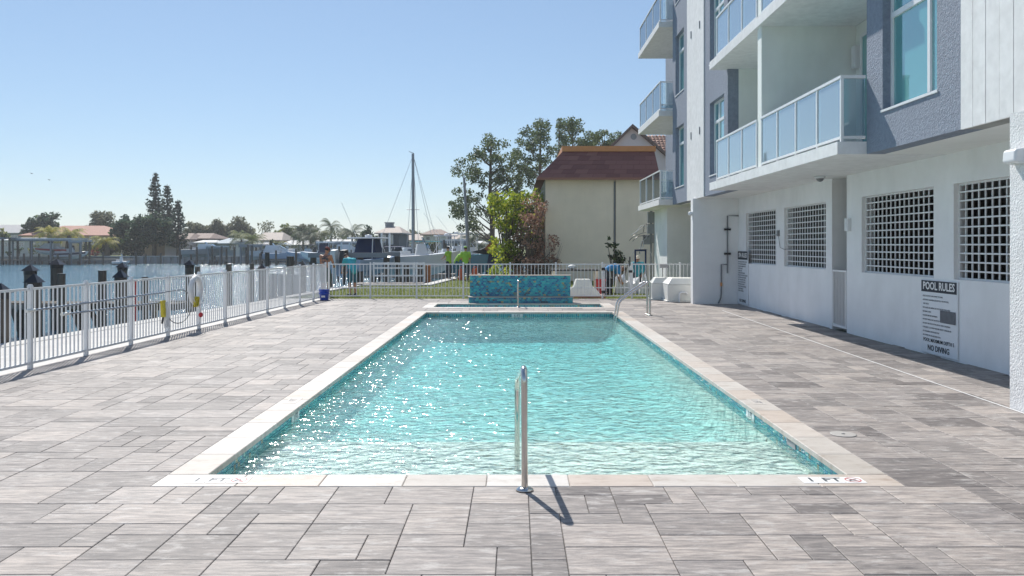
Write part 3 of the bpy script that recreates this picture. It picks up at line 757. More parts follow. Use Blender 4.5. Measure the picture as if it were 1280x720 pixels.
# floor slabs inside, balcony recess walls, fins
for k, zb in enumerate((F1, F2, F3)):
    zt = (F2, F3, FT)[k]
    m_ = MB(); m_.box(7.2, 7.4, 12.96, 21.46, zb+.2, zt-.0); m_.build('recess_wall', 'recess_green_white', ab)
    m_ = MB(); m_.box(XF+.02, 7.2, 12.70, 12.955, zb+.2, zt); m_.build('recess_side', 'recess_green_white', ab)
    m_ = MB(); m_.box(5.20, 7.2, 17.28, 17.56, zb+.201, zt-.001); m_.build('fin_wall', 'recess_green_white', ab)
    m_ = MB(); m_.box(XF+.281, 7.2, 21.465, 21.7, zb+.2, zt); m_.build('recess_side', 'recess_green_white', ab)
    # sliding door and wall lamp in each recess
    for (d0, d1, l_) in ((14.2, 16.95, 17.13), (18.6, 21.0, 21.25)):
        d_ = MB()
        for a, c, p, q in ((d0,d0+.07,zb+.2,zb+2.85),(d1-.07,d1,zb+.2,zb+2.85),(d0,d1,zb+2.851,zb+2.92),((d0+d1)/2-.03,(d0+d1)/2+.03,zb+.21,zb+2.85)):
            d_.box(7.14, 7.20, a, c, p, q)
        dd = d_.build('sliding_door', 'frame_white', ab)
        for a, c in ((d0+.07,(d0+d1)/2-.03),((d0+d1)/2+.03,d1-.07)):
            g_ = MB(); g_.box(7.165, 7.178, a, c, zb+.22, zb+2.85); g_.build('pane', 'glass_window', dd)
        ll = MB(); ll.box(7.08, 7.2, l_-.09, l_+.09, zb+2.26, zb+2.73); l2 = ll.build('wall_lamp', 'frame_white', ab)
        l3 = MB(); l3.box(7.065, 7.081, l_-.07, l_+.07, zb+2.29, zb+2.70); l3.build('lamp_shade', 'frame_white', l2)
# balconies: near run with slab, glass rail
def railing(par, x, ya, yb, z, n, ends, glass, xe=XF, h=1.06):
    t_ = MB(); t_.box(x-.03, x+.03, ya, yb, z+h-.045, z+h); t_.build('top_rail', 'frame_white', par)
    t_ = MB(); t_.box(x-.02, x+.02, ya, yb, z+.05, z+.09); t_.build('bottom_rail', 'frame_white', par)
    for i in range(n+1):
        y = ya+(yb-ya)*i/n; y = min(max(y, ya+.025), yb-.025)
        t_ = MB(); t_.box(x-.022, x+.022, y-.022, y+.022, z, z+h-.046); t_.build('post', 'frame_white', par)
        if i < n:
            y2 = ya+(yb-ya)*(i+1)/n
            t_ = MB(); t_.box(x-.005, x+.005, y+.03, y2-.03, z+.095, z+h-.05); t_.build('glass_panel', glass, par)
    for y in ends:
        t_ = MB(); t_.box(x+.03, xe, y-.03, y+.03, z+h-.044, z+h-.001); t_.build('top_rail', 'frame_white', par)
        t_ = MB(); t_.box(x+.02, xe, y-.02, y+.02, z+.051, z+.09); t_.build('bottom_rail', 'frame_white', par)
        t_ = MB(); t_.box(x+.03, xe-.005, y-.005, y+.005, z+.095, z+h-.05); t_.build('glass_panel', 'glass_rail_clear', par)
def balcony(zb, slab, rails, xe):
    m_ = MB(); x0, x1, y0, y1, th = slab
    m_.box(x0, x1, y0, y1, zb-.004, zb+.197); return m_.build('balcony', 'slab_white', ab)
for k, zb in enumerate((F1, F2, F3)):
    bl = balcony(zb, (5.12, 7.19, 13.0, 21.6, .2), None, None)
    railing(bl, 5.20, 13.0, 17.27, zb+.197, 4, [13.03], 'glass_rail')
    railing(bl, 5.20, 17.57, 21.1, zb+.197, 3, [21.07], 'glass_rail')
m_ = MB(); m_.box(5.0, 7.4, 12.5, 21.9, FT, FT+.3); m_.build('roof_edge', 'slab_white', ab)
m_ = MB(); m_.box(XF+.29, 14.6, 2, 12.69, F1+.161, FT); m_.box(7.41, 14.6, 12.691, 21.7, F1+.161, FT); m_.box(XF+.29, 14.6, 21.71, 29.0, F1+.161, FT); m_.box(6.6, 14.6, 29.001, 36, F1+.161, FT)
m_.build('building_core', 'stucco_blue', ab)
for k, zb in enumerate((F1, F2, F3)):
    bl = balcony(zb, (5.12, 6.9, 29.25, 34.2, .2), None, None)
    railing(bl, 5.19, 29.3, 34.1, zb+.197, 3, [29.33, 34.07], 'glass_rail_clear', 6.58)
# grilles
vb = MB(); vb.box(-.008, .010, -.013, .013, 0, 1); vb = vb.mesh('vertical_bar', 'grille_white')
hb = MB(); hb.box(-.010, .010, 0, 1, -.012, .012); hb = hb.mesh('horizontal_bar', 'grille_white')
for (a, c, z0, z1) in gr:
    f_ = MB(); x = XW+.10
    f_.box(x-.02, x+.02, a, a+.035, z0, z1); f_.box(x-.02, x+.02, c-.035, c, z0, z1); f_.box(x-.02, x+.02, a+.035, c-.035, z0, z0+.03); f_.box(x-.02, x+.02, a+.035, c-.035, z1-.03, z1)
    g_ = f_.build('security_grille', 'grille_white', ab)
    n_ = int((c-a)/.172)
    for i in range(1, n_): putw('vertical_bar', vb, g_, (x, a+(c-a)*i/n_, z0+.03), scale=(1,1,z1-z0-.06))
    for i in range(1, 11): putw('horizontal_bar', hb, g_, (x-.019, a+.02, z0+(z1-z0)*i/11), scale=(1,c-a-.04,1))
# doorway with low gate
m_ = MB(); m_.box(XW+.221, 7.6, 17.74, 17.9, -.02, F1-.001); m_.build('doorway_return', 'stucco_white', ab)
m_ = MB(); m_.box(7.4, 7.5, 16.9, 17.74, -.02, F1-.001); m_.build('doorway_shade_panel', 'dark', ab).name = 'door'  # near-black panel, its colour stands in for the shade deep in the doorway
t = MB(); x = XW+.02
t.box(x-.02, x+.02, 16.98, 17.02, .06, 1.28); t.box(x-.02, x+.02, 17.67, 17.71, .06, 1.28); t.box(x-.02, x+.02, 17.02, 17.67, 1.24, 1.28); t.box(x-.02, x+.02, 17.02, 17.67, .06, .11)
gt = t.build('gate', 'fence_white', ab)
pk = MB(); pk.box(-.01, .01, -.01, .01, 0, 1.12); pk = pk.mesh('picket', 'fence_white')
for i in range(1, 8): putw('picket', pk, gt, (x, 17.02+.65*i/8, .115))
m_ = MB(); m_.box(XW-.07, XW-.001, 16.72, 16.90, 2.1, 2.36); m_.build('junction_box', 'grille_white', ab)

# soffit camera, sensor box on column, pipe on pier, wall lamp
t = thing('dome_camera', 'small grey dome camera under the balcony soffit', 'camera', (6.37, 17.1, F1-.006))
m_ = MB(); m_.lathe([(0,0),(.11,0),(.11,-.03),(.09,-.05)], n=20); m_.build('mount', 'grille_white', t, world=False)
m_ = MB(); m_.ell((0,0,-.045), (.075,.075,.075), 14, 9); m_.build('dome', 'lead_grey', t, world=False)
t = thing('security_light', 'white rounded box fixture on the rough column at right', 'light fixture', (5.47, 8.86, 2.77))
m_ = MB(); m_.hexa([(-.13,-.12,-.07),(0,-.12,-.09),(0,.12,-.09),(-.13,.12,-.07)], [(-.12,-.12,.07),(0,-.12,.09),(0,.12,.09),(-.12,.12,.07)]); hh = m_.build('housing', 'frame_white', t, world=False)
md = hh.modifiers.new('bevel', 'BEVEL'); md.width = .03; md.segments = 4
m_ = MB(); m_.cyl(-.06, 0, -.092, -.074, .03, n=14); m_.build('lens', 'white_plastic', t, world=False)
t = thing('conduit_pipe', 'grey conduit pipe with clamps running down the pier', 'pipe', (6.2, 25.18, 0))
m_ = MB(); m_.tube([(6.86,25.16,2.72),(6.52,25.16,2.72),(6.52,25.16,.95)], .022, 8); m_.tube([(6.52,25.16,1.22),(6.33,25.16,1.22),(6.33,25.16,.35),(6.31,25.16,.18),(6.24,25.16,.02)], .022, 8); m_.build('pipe', 'lead_grey', t)
for z_ in (2.3, 1.55):
    m_ = MB(); m_.box(6.42, 6.62, 25.13, 25.198, z_-.03, z_+.03); m_.build('clamp', 'dark', t)
m_ = MB(); m_.cyl(6.33, 25.16, .55, .66, .034, n=8); m_.build('coupling', 'orange_fascia', t)
t = MB(); t.lathe([(0,-.05),(.07,-.05),(.09,0),(.07,.07),(0,.08)], 5.42, 25.3, 2.78, 14); tag(t.build('wall_light', 'frame_white'), 'small round white wall light on the edge of the pier', 'light fixture')
t = thing('alarm_cable', 'small bracket with a dangling cable between the two far grilles', 'cable', (6.86, 21.3, 2.1))
m_ = MB(); m_.box(6.81,6.869,21.25,21.33,2.05,2.2); m_.build('bracket','lead_grey',t)
m_ = MB(); m_.tube([(6.84,21.33,2.1),(6.83,21.8,2.05),(6.82,22.1,2.15),(6.84,22.3,2.0)], .008, 5); m_.tube([(6.84,21.27,2.05),(6.83,21.1,1.75),(6.84,20.8,1.70),(6.85,20.4,1.72)], .008, 5); m_.build('wire','lead_grey',t)

# signs
def wall_text(txt, size, mat, par, y, z, bold=0, align='CENTER', x=XW-.034, xs=1.0):
    me = text_mesh(txt, size, mat, align, bold, xs); bw_ = wloc(par)
    o = put('lettering', me, par, (x-bw_[0], y-bw_[1], z-bw_[2])); o.rotation_euler = Matrix(((0,0,-1),(-1,0,0),(0,1,0))).to_euler(); return o
def sign(label, y0, y1, z0, z1, head, lines, foot1, foot2, hs, ls, patch=False):
    t = thing('rules_sign', label, 'sign', (XW, (y0+y1)/2, z0))
    m_ = MB(); m_.box(XW-.03, XW-.002, y0, y1, z0, z1); bo = m_.build('board', 'sign_face', t); md = bo.modifiers.new('bevel','BEVEL'); md.width=.012; md.segments=2
    zh = z1-.20*(z1-z0)/1.22
    m_ = MB(); m_.box(XW-.033, XW-.0305, y0+.015, y1-.015, zh, z1-.012); m_.build('header_band', 'sign_dark', t)
    wall_text(head, hs, 'text_white', t, (y0+y1)/2, (zh+z1)/2-.005, .004)
    n_ = len(lines); zt = zh-.07; zb = z0+.30*(z1-z0)/1.22
    for i, l_ in enumerate(lines): wall_text(l_, ls, 'sign_grey', t, y1-.06, zt-(zt-zb)*i/(n_-1), 0, 'LEFT')
    if foot1: wall_text(foot1, .082, 'sign_dark', t, (y0+y1)/2, z0+.225, .001)
    wall_text(foot2, .13, 'sign_dark', t, (y0+y1)/2, z0+.10, .002)
    if patch:
        m_ = MB(); m_.box(XW-.039, XW-.0355, y0+.04, y0+.50, zt-(zt-zb)*.62, zt-(zt-zb)*.32); m_.build('cover_patch', 'sign_grey', t)
sign('pool rules sign with dark header leaning low on the white wall', 12.65, 13.78, .012, 1.235, 'POOL RULES',
     ['\u2022POOL HOURS: FROM DAWN TO DUSK','\u2022NO FOOD OR BEVERAGES IN POOL OR ON POOL','  WET DECK','\u2022NO GLASS OR ANIMALS IN THE FENCED POOL AREA','\u2022BATHING LOAD','\u2022SHOWER BEFORE ENTERING','\u2022DO NOT SWALLOW THE POOL WATER','\u2022DO NOT USE POOL IF YOU ARE ILL WITH DIARRHEA','\u2022CHILDREN 12 & UNDER REQUIRE ADULT SUPERVISION','\u2022NO RUNNING OR ROUGH PLAY','\u2022NO DIVING IN OR AROUND POOL'],
     'POOL MAXIMUM DEPTH 5', 'NO DIVING', .175, .036, True)
sign('tall narrow looking rules sign on the wall beside the pier', 24.08, 25.17, .03, 1.64, 'SPA RULES',
     ['\u2022SPA HOURS: FROM DAWN TO DUSK','\u2022NO FOOD OR BEVERAGES IN SPA','\u2022NO GLASS OR ANIMALS IN THE','\u2022FENCED SPA AREA','\u2022BATHING LOAD','\u2022SHOWER BEFORE ENTERING','\u2022PREGNANT WOMEN, SMALL CHILDREN','\u2022PEOPLE WITH HEALTH PROBLEMS','\u2022AND PEOPLE USING ALCOHOL','\u2022SHOULD NOT USE SPA POOLS','\u2022MAXIMUM USE 15 MINUTES','\u2022DO NOT SWALLOW THE WATER','\u2022CHILDREN UNDER 12','\u2022REQUIRE SUPERVISION'], None, 'NO DIVING', .19, .055)
# things behind the nearest grille
t = MB(); t.box(8.6, 8.68, 10.0, 13.9, 0, 2.25); tag(t.build('wood_panel', 'tarp_brown'), 'brown wooden panel standing inside behind the nearest grille', 'panel')
t = MB()
for q in (11.5, 12.3, 13.0): t.cyl(8.3, q, 0, 2.2, .06, n=10)
tag(t.build('white_pipe', 'white_plastic'), 'upright white pipes seen through the nearest grille', 'pipe')

# ================================================================ FENCES
post = MB(); post.box(-.028,.028,-.028,.028,0,1.2); post.hexa([(-.033,-.033,1.2),(.033,-.033,1.2),(.033,.033,1.2),(-.033,.033,1.2)], [(-.02,-.02,1.235),(.02,-.02,1.235),(.02,.02,1.235),(-.02,.02,1.235)]); post = post.mesh('post', 'fence_white')
pk = MB(); pk.box(-.009,.009,-.009,.009,0,1.05); pk = pk.mesh('picket', 'fence_white')
def fence(root, pts, npick, extra=None, gate_ix=None):
    for i, p in enumerate(pts):
        putw('post', post, root, (p[0], p[1], 0), (0,0,math.atan2(pts[-1][1]-pts[0][1], pts[-1][0]-pts[0][0])))
        if i == len(pts)-1: break
        q = pts[i+1]; par = root
        L = math.hypot(q[0]-p[0], q[1]-p[1]); d = ((q[0]-p[0])/L, (q[1]-p[1])/L); a = (p[0]+d[0]*.04, p[1]+d[1]*.04); c = (q[0]-d[0]*.04, q[1]-d[1]*.04)
        if gate_ix == i:
            m_ = MB(); m_.bar((a[0]+d[0]*.02,a[1],.1),(a[0]+d[0]*.02,a[1],1.16),.04,.04); m_.bar((c[0]-d[0]*.02,c[1],.1),(c[0]-d[0]*.02,c[1],1.16),.04,.04)
            par = m_.build('gate', 'fence_white', root)
            for z_ in (.22, 1.0):
                m_ = MB(); m_.bar((p[0]-.03,p[1]-.03,z_),(p[0]+.09,p[1]-.03,z_),.05,.09); m_.build('hinge', 'black_plastic', par)
            m_ = MB(); m_.bar((q[0]-.08,q[1]-.03,1.12),(q[0]-.08,q[1]-.03,1.42),.04,.05); m_.bar((q[0]-.12,q[1]-.035,.92),(q[0]+.0,q[1]-.035,.92),.05,.08); m_.build('latch', 'black_plastic', par)
        for z_, h in ((1.165,.035),(.085,.035))+(((.36,.03),) if extra else ()):
            m_ = MB(); m_.bar((a[0],a[1],z_),(c[0],c[1],z_),.028,h); m_.build('rail', 'fence_white', par)
        n_ = npick if isinstance(npick, int) else max(2, round(L/npick))
        for k in range(1, n_):
            u = k/n_; putw('picket', pk, par, (p[0]+(q[0]-p[0])*u, p[1]+(q[1]-p[1])*u, .105))
lf = thing('pool_fence', 'white picket fence along the left water side of the pool deck', 'fence', (FY(16),16,0))
pts = [(FY(27.75-1.44*i), 27.75-1.44*i) for i in range(0, 16)][::-1]
fence(lf, pts, 13)
bf = thing('pool_fence', 'white picket fence with gate across the far end of the deck', 'fence', (0,27.8,0))
X0 = FY(27.75); xs = [X0+.09, -4.97, -3.39, -1.80, -.2, 1.36, 2.95, 3.96, 5.6, 7.2]
fence(bf, [(x_, 27.85) for x_ in xs], .121, extra=True, gate_ix=6)
t = thing('fence_sign', 'small grey sign box on two thin posts at the far fence', 'sign', (4.98,27.4,0))
m_ = MB(); m_.cyl(4.92,27.4,0,1.12,.013,n=8); m_.cyl(5.04,27.4,0,1.05,.013,n=8); m_.build('post','lead_grey',t)
m_ = MB(); m_.box(4.83,5.1,27.35,27.42,1.05,1.17); m_.build('plate','dock_box',t)

# life ring, life hook, second pole, bucket
t = thing('life_ring', 'white life ring hanging on the left fence with yellow rope', 'life ring', (FY(17.3)+.09, 17.3, .86))
m_ = MB(); vs = []; fs = []; nu, nv = 36, 12
for i in range(nu):
    a = 2*PI*i/nu
    for j in range(nv):
        q = 2*PI*j/nv; rr = .25+.068*math.cos(q); vs.append((.055*math.sin(q), rr*math.cos(a), rr*math.sin(a)))
for i in range(nu):
    for j in range(nv): fs.append((i*nv+j, ((i+1)%nu)*nv+j, ((i+1)%nu)*nv+(j+1)%nv, i*nv+(j+1)%nv))
m_.add(vs, fs, True); m_.build('ring', 'ring_white', t, world=False)
m_ = MB(); m_.tube([(.075,.33*math.cos(a),.33*math.sin(a)) for a in np.linspace(0,2*PI,25)], .008, 5); m_.build('grab_rope', 'rope_light', t, world=False)
m_ = MB()
rr = random.Random(3)
for k in range(9): 
    c0 = (.06+rr.uniform(-.03,.03), -.12+rr.uniform(-.04,.05), -.24); 
    m_.tube([(c0[0], c0[1]+.08*math.sin(a+k), c0[2]+.10*math.cos(a+k*.5)) for a in np.linspace(0,2*PI,12)], .012, 5)
m_.build('coiled_rope', 'yellow_rope', t, world=False)
m_ = MB(); m_.tube([(.05,.0,-.3),(.06,.12,-.42),(.05,.15,-.5)], .006, 5); m_.build('trailing_line','rope_light',t,world=False)
m_ = MB(); m_.ell((.05,.15,-.54),(.045,.06,.055)); m_.build('float','red_plastic',t,world=False)
def pole_along(label, y0, y1, z0, z1, hook, name):
    t = thing(name, label, 'rescue pole', (FY(y0)+.08, y0, z0)); m_ = MB()
    m_.tube([(FY(y0)+.07,y0,z0),(FY(y1)+.07,y1,z1)], .017, 8); m_.build('pole', 'grey_pole', t)
    m_ = MB(); m_.tube([(FY(y0)+.07,y0-.04,z0),(FY(y0)+.07,y0+.16,z0)], .024, 8); m_.build('grip', 'white_plastic', t)
    if hook:
        m_ = MB(); pts = [(FY(y1)+.07, y1, z1)]
        for a in np.linspace(PI/2, -PI*1.05, 16): pts.append((FY(y1)+.07, y1+.75+.62*math.cos(a)*1.0, z1-.33+.34*math.sin(a)))
        m_.tube(pts, .010, 6); m_.build('hook_loop', 'lead_grey', t)
pole_along('long grey rescue pole with a body hook loop along the fence', 11.75, 15.9, .86, .89, True, 'life_hook')
pole_along('lower grey pole tied along the fence below the hook pole', 12.6, 15.8, .74, .70, False, 'net_pole')
t = thing('float_bag', 'yellow and white cloth bag hanging from the pole end on the fence', 'bag', (FY(15.8)+.1, 15.8, .72))
m_ = MB(); m_.hexa([(.0,-.08,-.30),(.06,-.08,-.30),(.06,.0,-.30),(.0,.0,-.30)], [(.0,-.12,.02),(.04,-.12,.02),(.04,.04,.02),(.0,.04,.02)]); m_.build('yellow_cloth','yellow_rope',t,world=False)
m_ = MB(); m_.hexa([(.0,.06,-.52),(.05,.06,-.52),(.05,.20,-.48),(.0,.20,-.48)], [(.0,.0,-.02),(.06,.0,-.02),(.06,.10,-.02),(.0,.10,-.02)]); m_.build('white_cloth','ring_white',t,world=False)
m_ = MB(); m_.bar((.03,-.05,-.3),(.03,-.1,-.42),.03,.03); m_.build('strap','black_plastic',t,world=False)
t = thing('bucket', 'blue plastic bucket standing at the fence corner', 'bucket', (-6.32, 26.9, 0))
m_ = MB(); m_.lathe([(0,.004),(.125,.0),(.135,.02),(.165,.33),(.178,.335),(.178,.355),(.160,.355),(.132,.03),(0,.03)], n=24); m_.build('pail','blue_plastic',t,world=False)
m_ = MB(); m_.lathe([(.150,.2),(.172,.205),(.174,.235),(.155,.24)], n=24); m_.build('rim_band','blue_plastic',t,world=False)
m_ = MB(); m_.box(-.06,.06,-.158,-.150,.10,.16); m_.build('label_patch','marker_white',t,world=False)
m_ = MB(); m_.tube([(.17*math.cos(a),.03-.17*abs(math.sin(a))*.9,.33-.10*abs(math.sin(a))) for a in np.linspace(0,PI,12)], .005, 5); m_.build('handle','lead_grey',t,world=False)

# white equipment covers
def cover(label, x, y, w_, d_, h_, pipes=True):
    t = thing('equipment_cover', label, 'equipment cover', (x,y,0))
    m_ = MB(); m_.box(-w_/2-.05,w_/2+.05,-d_/2-.05,d_/2+.05,0,.05); m_.box(-w_/2,w_/2,-d_/2,d_/2,.05,h_*.72); o = m_.build('box','white_plastic',t,world=False); md=o.modifiers.new('bevel','BEVEL'); md.width=.02; md.segments=2
    m_ = MB(); a,b2 = w_/2+.02,d_/2+.02
    m_.hexa([(-a,-b2,h_*.725),(a,-b2,h_*.725),(a,b2,h_*.725),(-a,b2,h_*.725)],[(-a*.72,-b2*.6,h_),(a*.72,-b2*.6,h_),(a*.72,b2*.6,h_),(-a*.72,b2*.6,h_)]); o = m_.build('lid','white_plastic',t,world=False); md=o.modifiers.new('bevel','BEVEL'); md.width=.03; md.segments=3
    if pipes:
        m_ = MB(); m_.tube([(-.22,-d_/2-.09,0),(-.22,-d_/2-.09,.26),(-.17,-d_/2-.09,.31),(-.02,-d_/2-.09,.31),(.03,-d_/2-.06,.26)], .032, 10); m_.build('pipe','frame_white',t,world=False)
cover('white equipment cover with bent pipe beside the pier', 5.42, 26.55, 1.15, 1.0, .76)
cover('white equipment cover half hidden behind the cover beside the pier', 4.98, 27.3, .95, .6, .74, False)
t = thing('equipment_cover', 'tiered white fibreglass cover on a red brick strip behind the gate', 'equipment cover', (2.35,28.75,0))
m_ = MB(); m_.hexa([(-.62,-.45,.06),(.62,-.45,.06),(.62,.45,.06),(-.62,.45,.06)],[(-.42,-.38,.32),(.42,-.38,.32),(.42,.38,.32),(-.42,.38,.32)]); m_.build('base_skirt','white_plastic',t,world=False)
m_ = MB(); m_.hexa([(-.34,-.34,.322),(.34,-.34,.322),(.34,.34,.322),(-.34,.34,.322)],[(-.24,-.26,.62),(.24,-.26,.62),(.24,.26,.62),(-.24,.26,.62)]); m_.build('upper_hood','white_plastic',t,world=False)
m_ = MB(); m_.box(-.75,.75,-.6,.6,-.03,.058); m_.build('brick_strip','roof_red',t,world=False)
t = thing('bench_table', 'dark topped table standing behind the far fence', 'table', (2.2,30.6,0))
m_ = MB(); m_.box(-.9,.9,-.35,.35,.86,.92); m_.build('table_top','dark',t,world=False)
for sx_ in (-.8,.8):
    for sy_ in (-.28,.28):
        m_ = MB(); m_.box(sx_-.05,sx_+.05,sy_-.05,sy_+.05,-.03,.86); m_.build('leg','cream_wall',t,world=False)
m_ = MB(); m_.ell((-.1,0,1.0),(.16,.14,.09)); tag(m_.build('white_pot','white_plastic',world=False,loc=(2.2,30.6,0)),'white rounded pot on the dark table behind the fence','pot')
PXX = lambda px, y: (px-645)/1020*y             # surveyed bearing -> world X at distance y
PZZ = lambda py, y: 1.8-(py-307)/1020*y
# ================================================================ NEIGHBOUR BUILDINGS (right)
t = thing('cream_building', 'cream rendered building with maroon mansard roof and orange fascia', 'building', (5,42,0))
x0, x1 = 1.52, 8.6; Y = 42
m_ = MB(); m_.box(x0, 5.02, Y, 60, -.04, 5.22); m_.box(5.14, x1, Y, 60, -.04, 5.22); m_.box(5.02, 5.14, Y+.12, 60, -.04, 5.22); m_.build('wall','cream_wall',t)
m_ = MB(); m_.box(x0-.03, x0-.001, Y+.3, 60, 0, 5.2); m_.build('side_siding','olive_siding',t)
m_ = MB(); m_.cyl(5.08, Y+.04, 0, 5.1, .045, n=8); m_.build('downspout','lead_grey',t)
# mansard: sloped faces with shingles built in courses
zt, zb = 6.72, 5.24; xl0, xl1 = 1.05, 2.45; xr0, xr1 = 7.35, 7.22
m_ = MB(); m_.hexa([(xl0,Y-.45,zb),(xr0,Y-.45,zb),(xr0,61,zb),(xl0,61,zb)], [(xl1,Y+.55,zt),(xr1,Y+.55,zt),(xr1,60,zt),(xl1,60,zt)]); roof = m_.build('roof','roof_maroon',t)
sh_ = MB(); rows = 6
for r_ in range(rows):
    u0, u1 = r_/rows, (r_+1)/rows
    def fx(u): return xl0+(xl1-xl0)*u, xr0+(xr1-xr0)*u
    za, zc = zb+(zt-zb)*u0, zb+(zt-zb)*u1; ya, yc = Y-.45+1.0*u0, Y-.45+1.0*u1
    L0, R0_ = fx(u0); L1, R1_ = fx(u1); n_ = 9
    for k in range(-1, n_):
        s0, s1 = max(0,(k+(r_%2)*.5)/n_), min(1,(k+1+(r_%2)*.5)/n_)
        if s1-s0 < .02: continue
        g_ = .0012
        A = L0+(R0_-L0)*(s0+g_); B = L0+(R0_-L0)*(s1-g_); C_ = L1+(R1_-L1)*(s1-g_); D = L1+(R1_-L1)*(s0+g_)
        sm_ = MB(); sm_.hexa([(A,ya-.045,za-.01),(B,ya-.045,za-.01),(B,ya+.01,za-.02),(A,ya+.01,za-.02)],[(D,yc-.018,zc),(C_,yc-.018,zc),(C_,yc+.01,zc),(D,yc+.01,zc)]); sm_.build('shingle','roof_shingle',roof)
m_ = MB(); m_.box(xl1-.05, xr1+.05, Y+.42, Y+.60, zt-.02, zt+.26); m_.box(xl1-.05, xl1+.02, Y+.601, 60, zt-.02, zt+.26); m_.build('fascia','orange_fascia',t)
m_ = MB(); m_.box(xl0-.02, xr0+.02, Y-.50, Y-.44, zb-.09, zb+.03); m_.build('eave_trim','roof_clay',t)
# gabled building behind
t = thing('gabled_building', 'pinkish gabled building with clay tiled roof behind the cream one', 'building', (9,62,0))
Y = 60; ax, az = PXX(790,Y), PZZ(160,Y); lx, lz = PXX(745,Y), PZZ(204,Y); rx, rz = PXX(858,Y), PZZ(217.5,Y)
m_ = MB(); P = [(lx,lz),(rx,rz),(ax,az)]
m_.add([(lx,Y,0),(rx,Y,0),(rx,Y,rz),(ax,Y,az),(lx,Y,lz),(lx,Y+9,0),(rx,Y+9,0),(rx,Y+9,rz),(ax,Y+9,az),(lx,Y+9,lz)], [(0,1,2,3,4),(9,8,7,6,5),(0,5,6,1),(1,6,7,2),(2,7,8,3),(3,8,9,4),(4,9,5,0)]); m_.build('wall','pink_white_wall',t)
m_ = MB()
for (a, c) in (((lx,lz),(ax,az)),((ax,az),(rx,rz))):
    m_.add([(a[0],Y-.35,a[1]+.03),(c[0],Y-.35,c[1]+.03),(c[0],Y-.35,c[1]+.26),(a[0],Y-.35,a[1]+.26),(a[0],Y+9,a[1]+.03),(c[0],Y+9,c[1]+.03),(c[0],Y+9,c[1]+.26),(a[0],Y+9,a[1]+.26)], [(0,1,2,3),(7,6,5,4),(0,4,5,1),(1,5,6,2),(2,6,7,3),(3,7,4,0)])
m_.build('roof','roof_brown',t)
m_ = MB(); m_.tube([(PXX(792,Y),Y-.04,PZZ(171,Y)),(PXX(792,Y),Y-.001,PZZ(171,Y))], .22, 18); m_.build('round_vent','dock_box',t)
ct = MB(); yy0, yy1 = 63.0, 68.0; zr, ze = PZZ(169.5,68), PZZ(212,63)
for r_ in range(14):
    u0, u1 = r_/14, (r_+1)/14
    for k in range(34):
        xa = PXX(800,66)+k*.30
        m0 = ze+(zr-ze)*u0; m1 = ze+(zr-ze)*u1; ya, yc = yy0+(yy1-yy0)*u0, yy0+(yy1-yy0)*u1
        ct.hexa([(xa,ya,m0),(xa+.24,ya,m0),(xa+.24,yc,m1),(xa,yc,m1)],[(xa+.05,ya,m0+.13),(xa+.19,ya,m0+.13),(xa+.17,yc,m1+.05),(xa+.07,yc,m1+.05)])
bk = MB(); bk.add([(PXX(800,66)-.1,yy0,ze),(PXX(800,66)+10.3,yy0,ze),(PXX(800,66)+10.3,yy1,zr),(PXX(800,66)-.1,yy1,zr),(PXX(800,66)-.1,yy0,0),(PXX(800,66)+10.3,yy0,0),(PXX(800,66)+10.3,yy1,0),(PXX(800,66)-.1,yy1,0)], [(0,1,2,3),(4,5,1,0),(5,6,2,1),(6,7,3,2),(7,4,0,3)])
rw = bk.build('rear_wing','roof_brown',t); ct.build('clay_tile','roof_clay',rw,kind='stuff')
# meter pole with loose wires
t = thing('meter_pole', 'dark utility post with meter boxes and loose wires by the cream building', 'utility post', (5.75,34.2,0))
m_ = MB(); m_.box(5.62,5.72,34.2,34.3,-.03,3.25); m_.build('post','lead_grey',t)
m_ = MB(); m_.cyl(5.80,34.25,0,3.1,.035,n=8); m_.build('conduit','grey_paint',t)
for (a,c,p,q) in ((5.5,5.82,2.75,3.2),(5.48,5.8,2.3,2.7),(5.30,5.62,1.85,2.25),(5.64,5.92,1.9,2.25)):
    m_ = MB(); m_.box(a,c,34.02,34.198,p,q); m_.build('meter_box','lead_grey' if p<2.3 else 'grey_paint',t)
rr = random.Random(11)
for k in range(8):
    a0 = rr.uniform(PI*.6, PI*1.35); L = rr.uniform(.4,.9); z_ = rr.uniform(1.7,2.7); m_ = MB()
    m_.tube([(5.5+math.cos(a0)*L*u+rr.uniform(-.05,.05), 34.0-.1*u, z_+math.sin(a0)*L*.6*u-.5*u*u+rr.uniform(-.05,.05)) for u in np.linspace(0,1,7)], .013, 4); m_.build('loose_wire','black_plastic' if k%2 else 'rope_light',t)
m_ = MB(); m_.tube([(5.6+.42*math.cos(a)-.35,34.0,1.35+.33*math.sin(a)) for a in np.linspace(0,5.2,16)], .008, 4); m_.build('wire_loop','rope_light',t)
t = thing('hand_truck', 'black upright hand truck frame standing by the fence gate', 'hand truck', (4.9,31.6,0))
m_ = MB(); m_.bar((4.62,31.6,0),(4.62,31.6,1.62),.06,.06); m_.bar((5.02,31.6,0),(5.02,31.6,1.62),.06,.06); m_.bar((4.59,31.6,1.62),(5.05,31.6,1.62),.07,.07); m_.build('frame','canvas_navy',t)
m_ = MB(); m_.box(4.6,5.04,31.3,31.62,0,.04); m_.build('toe_plate','lead_grey',t)
for xx in (4.52,5.1):
    m_ = MB(); m_.tube([(xx,31.7,.12),(xx+.05,31.7,.12)],.13,12); m_.build('wheel','black_plastic',t)
t = MB(); rr = random.Random(5)
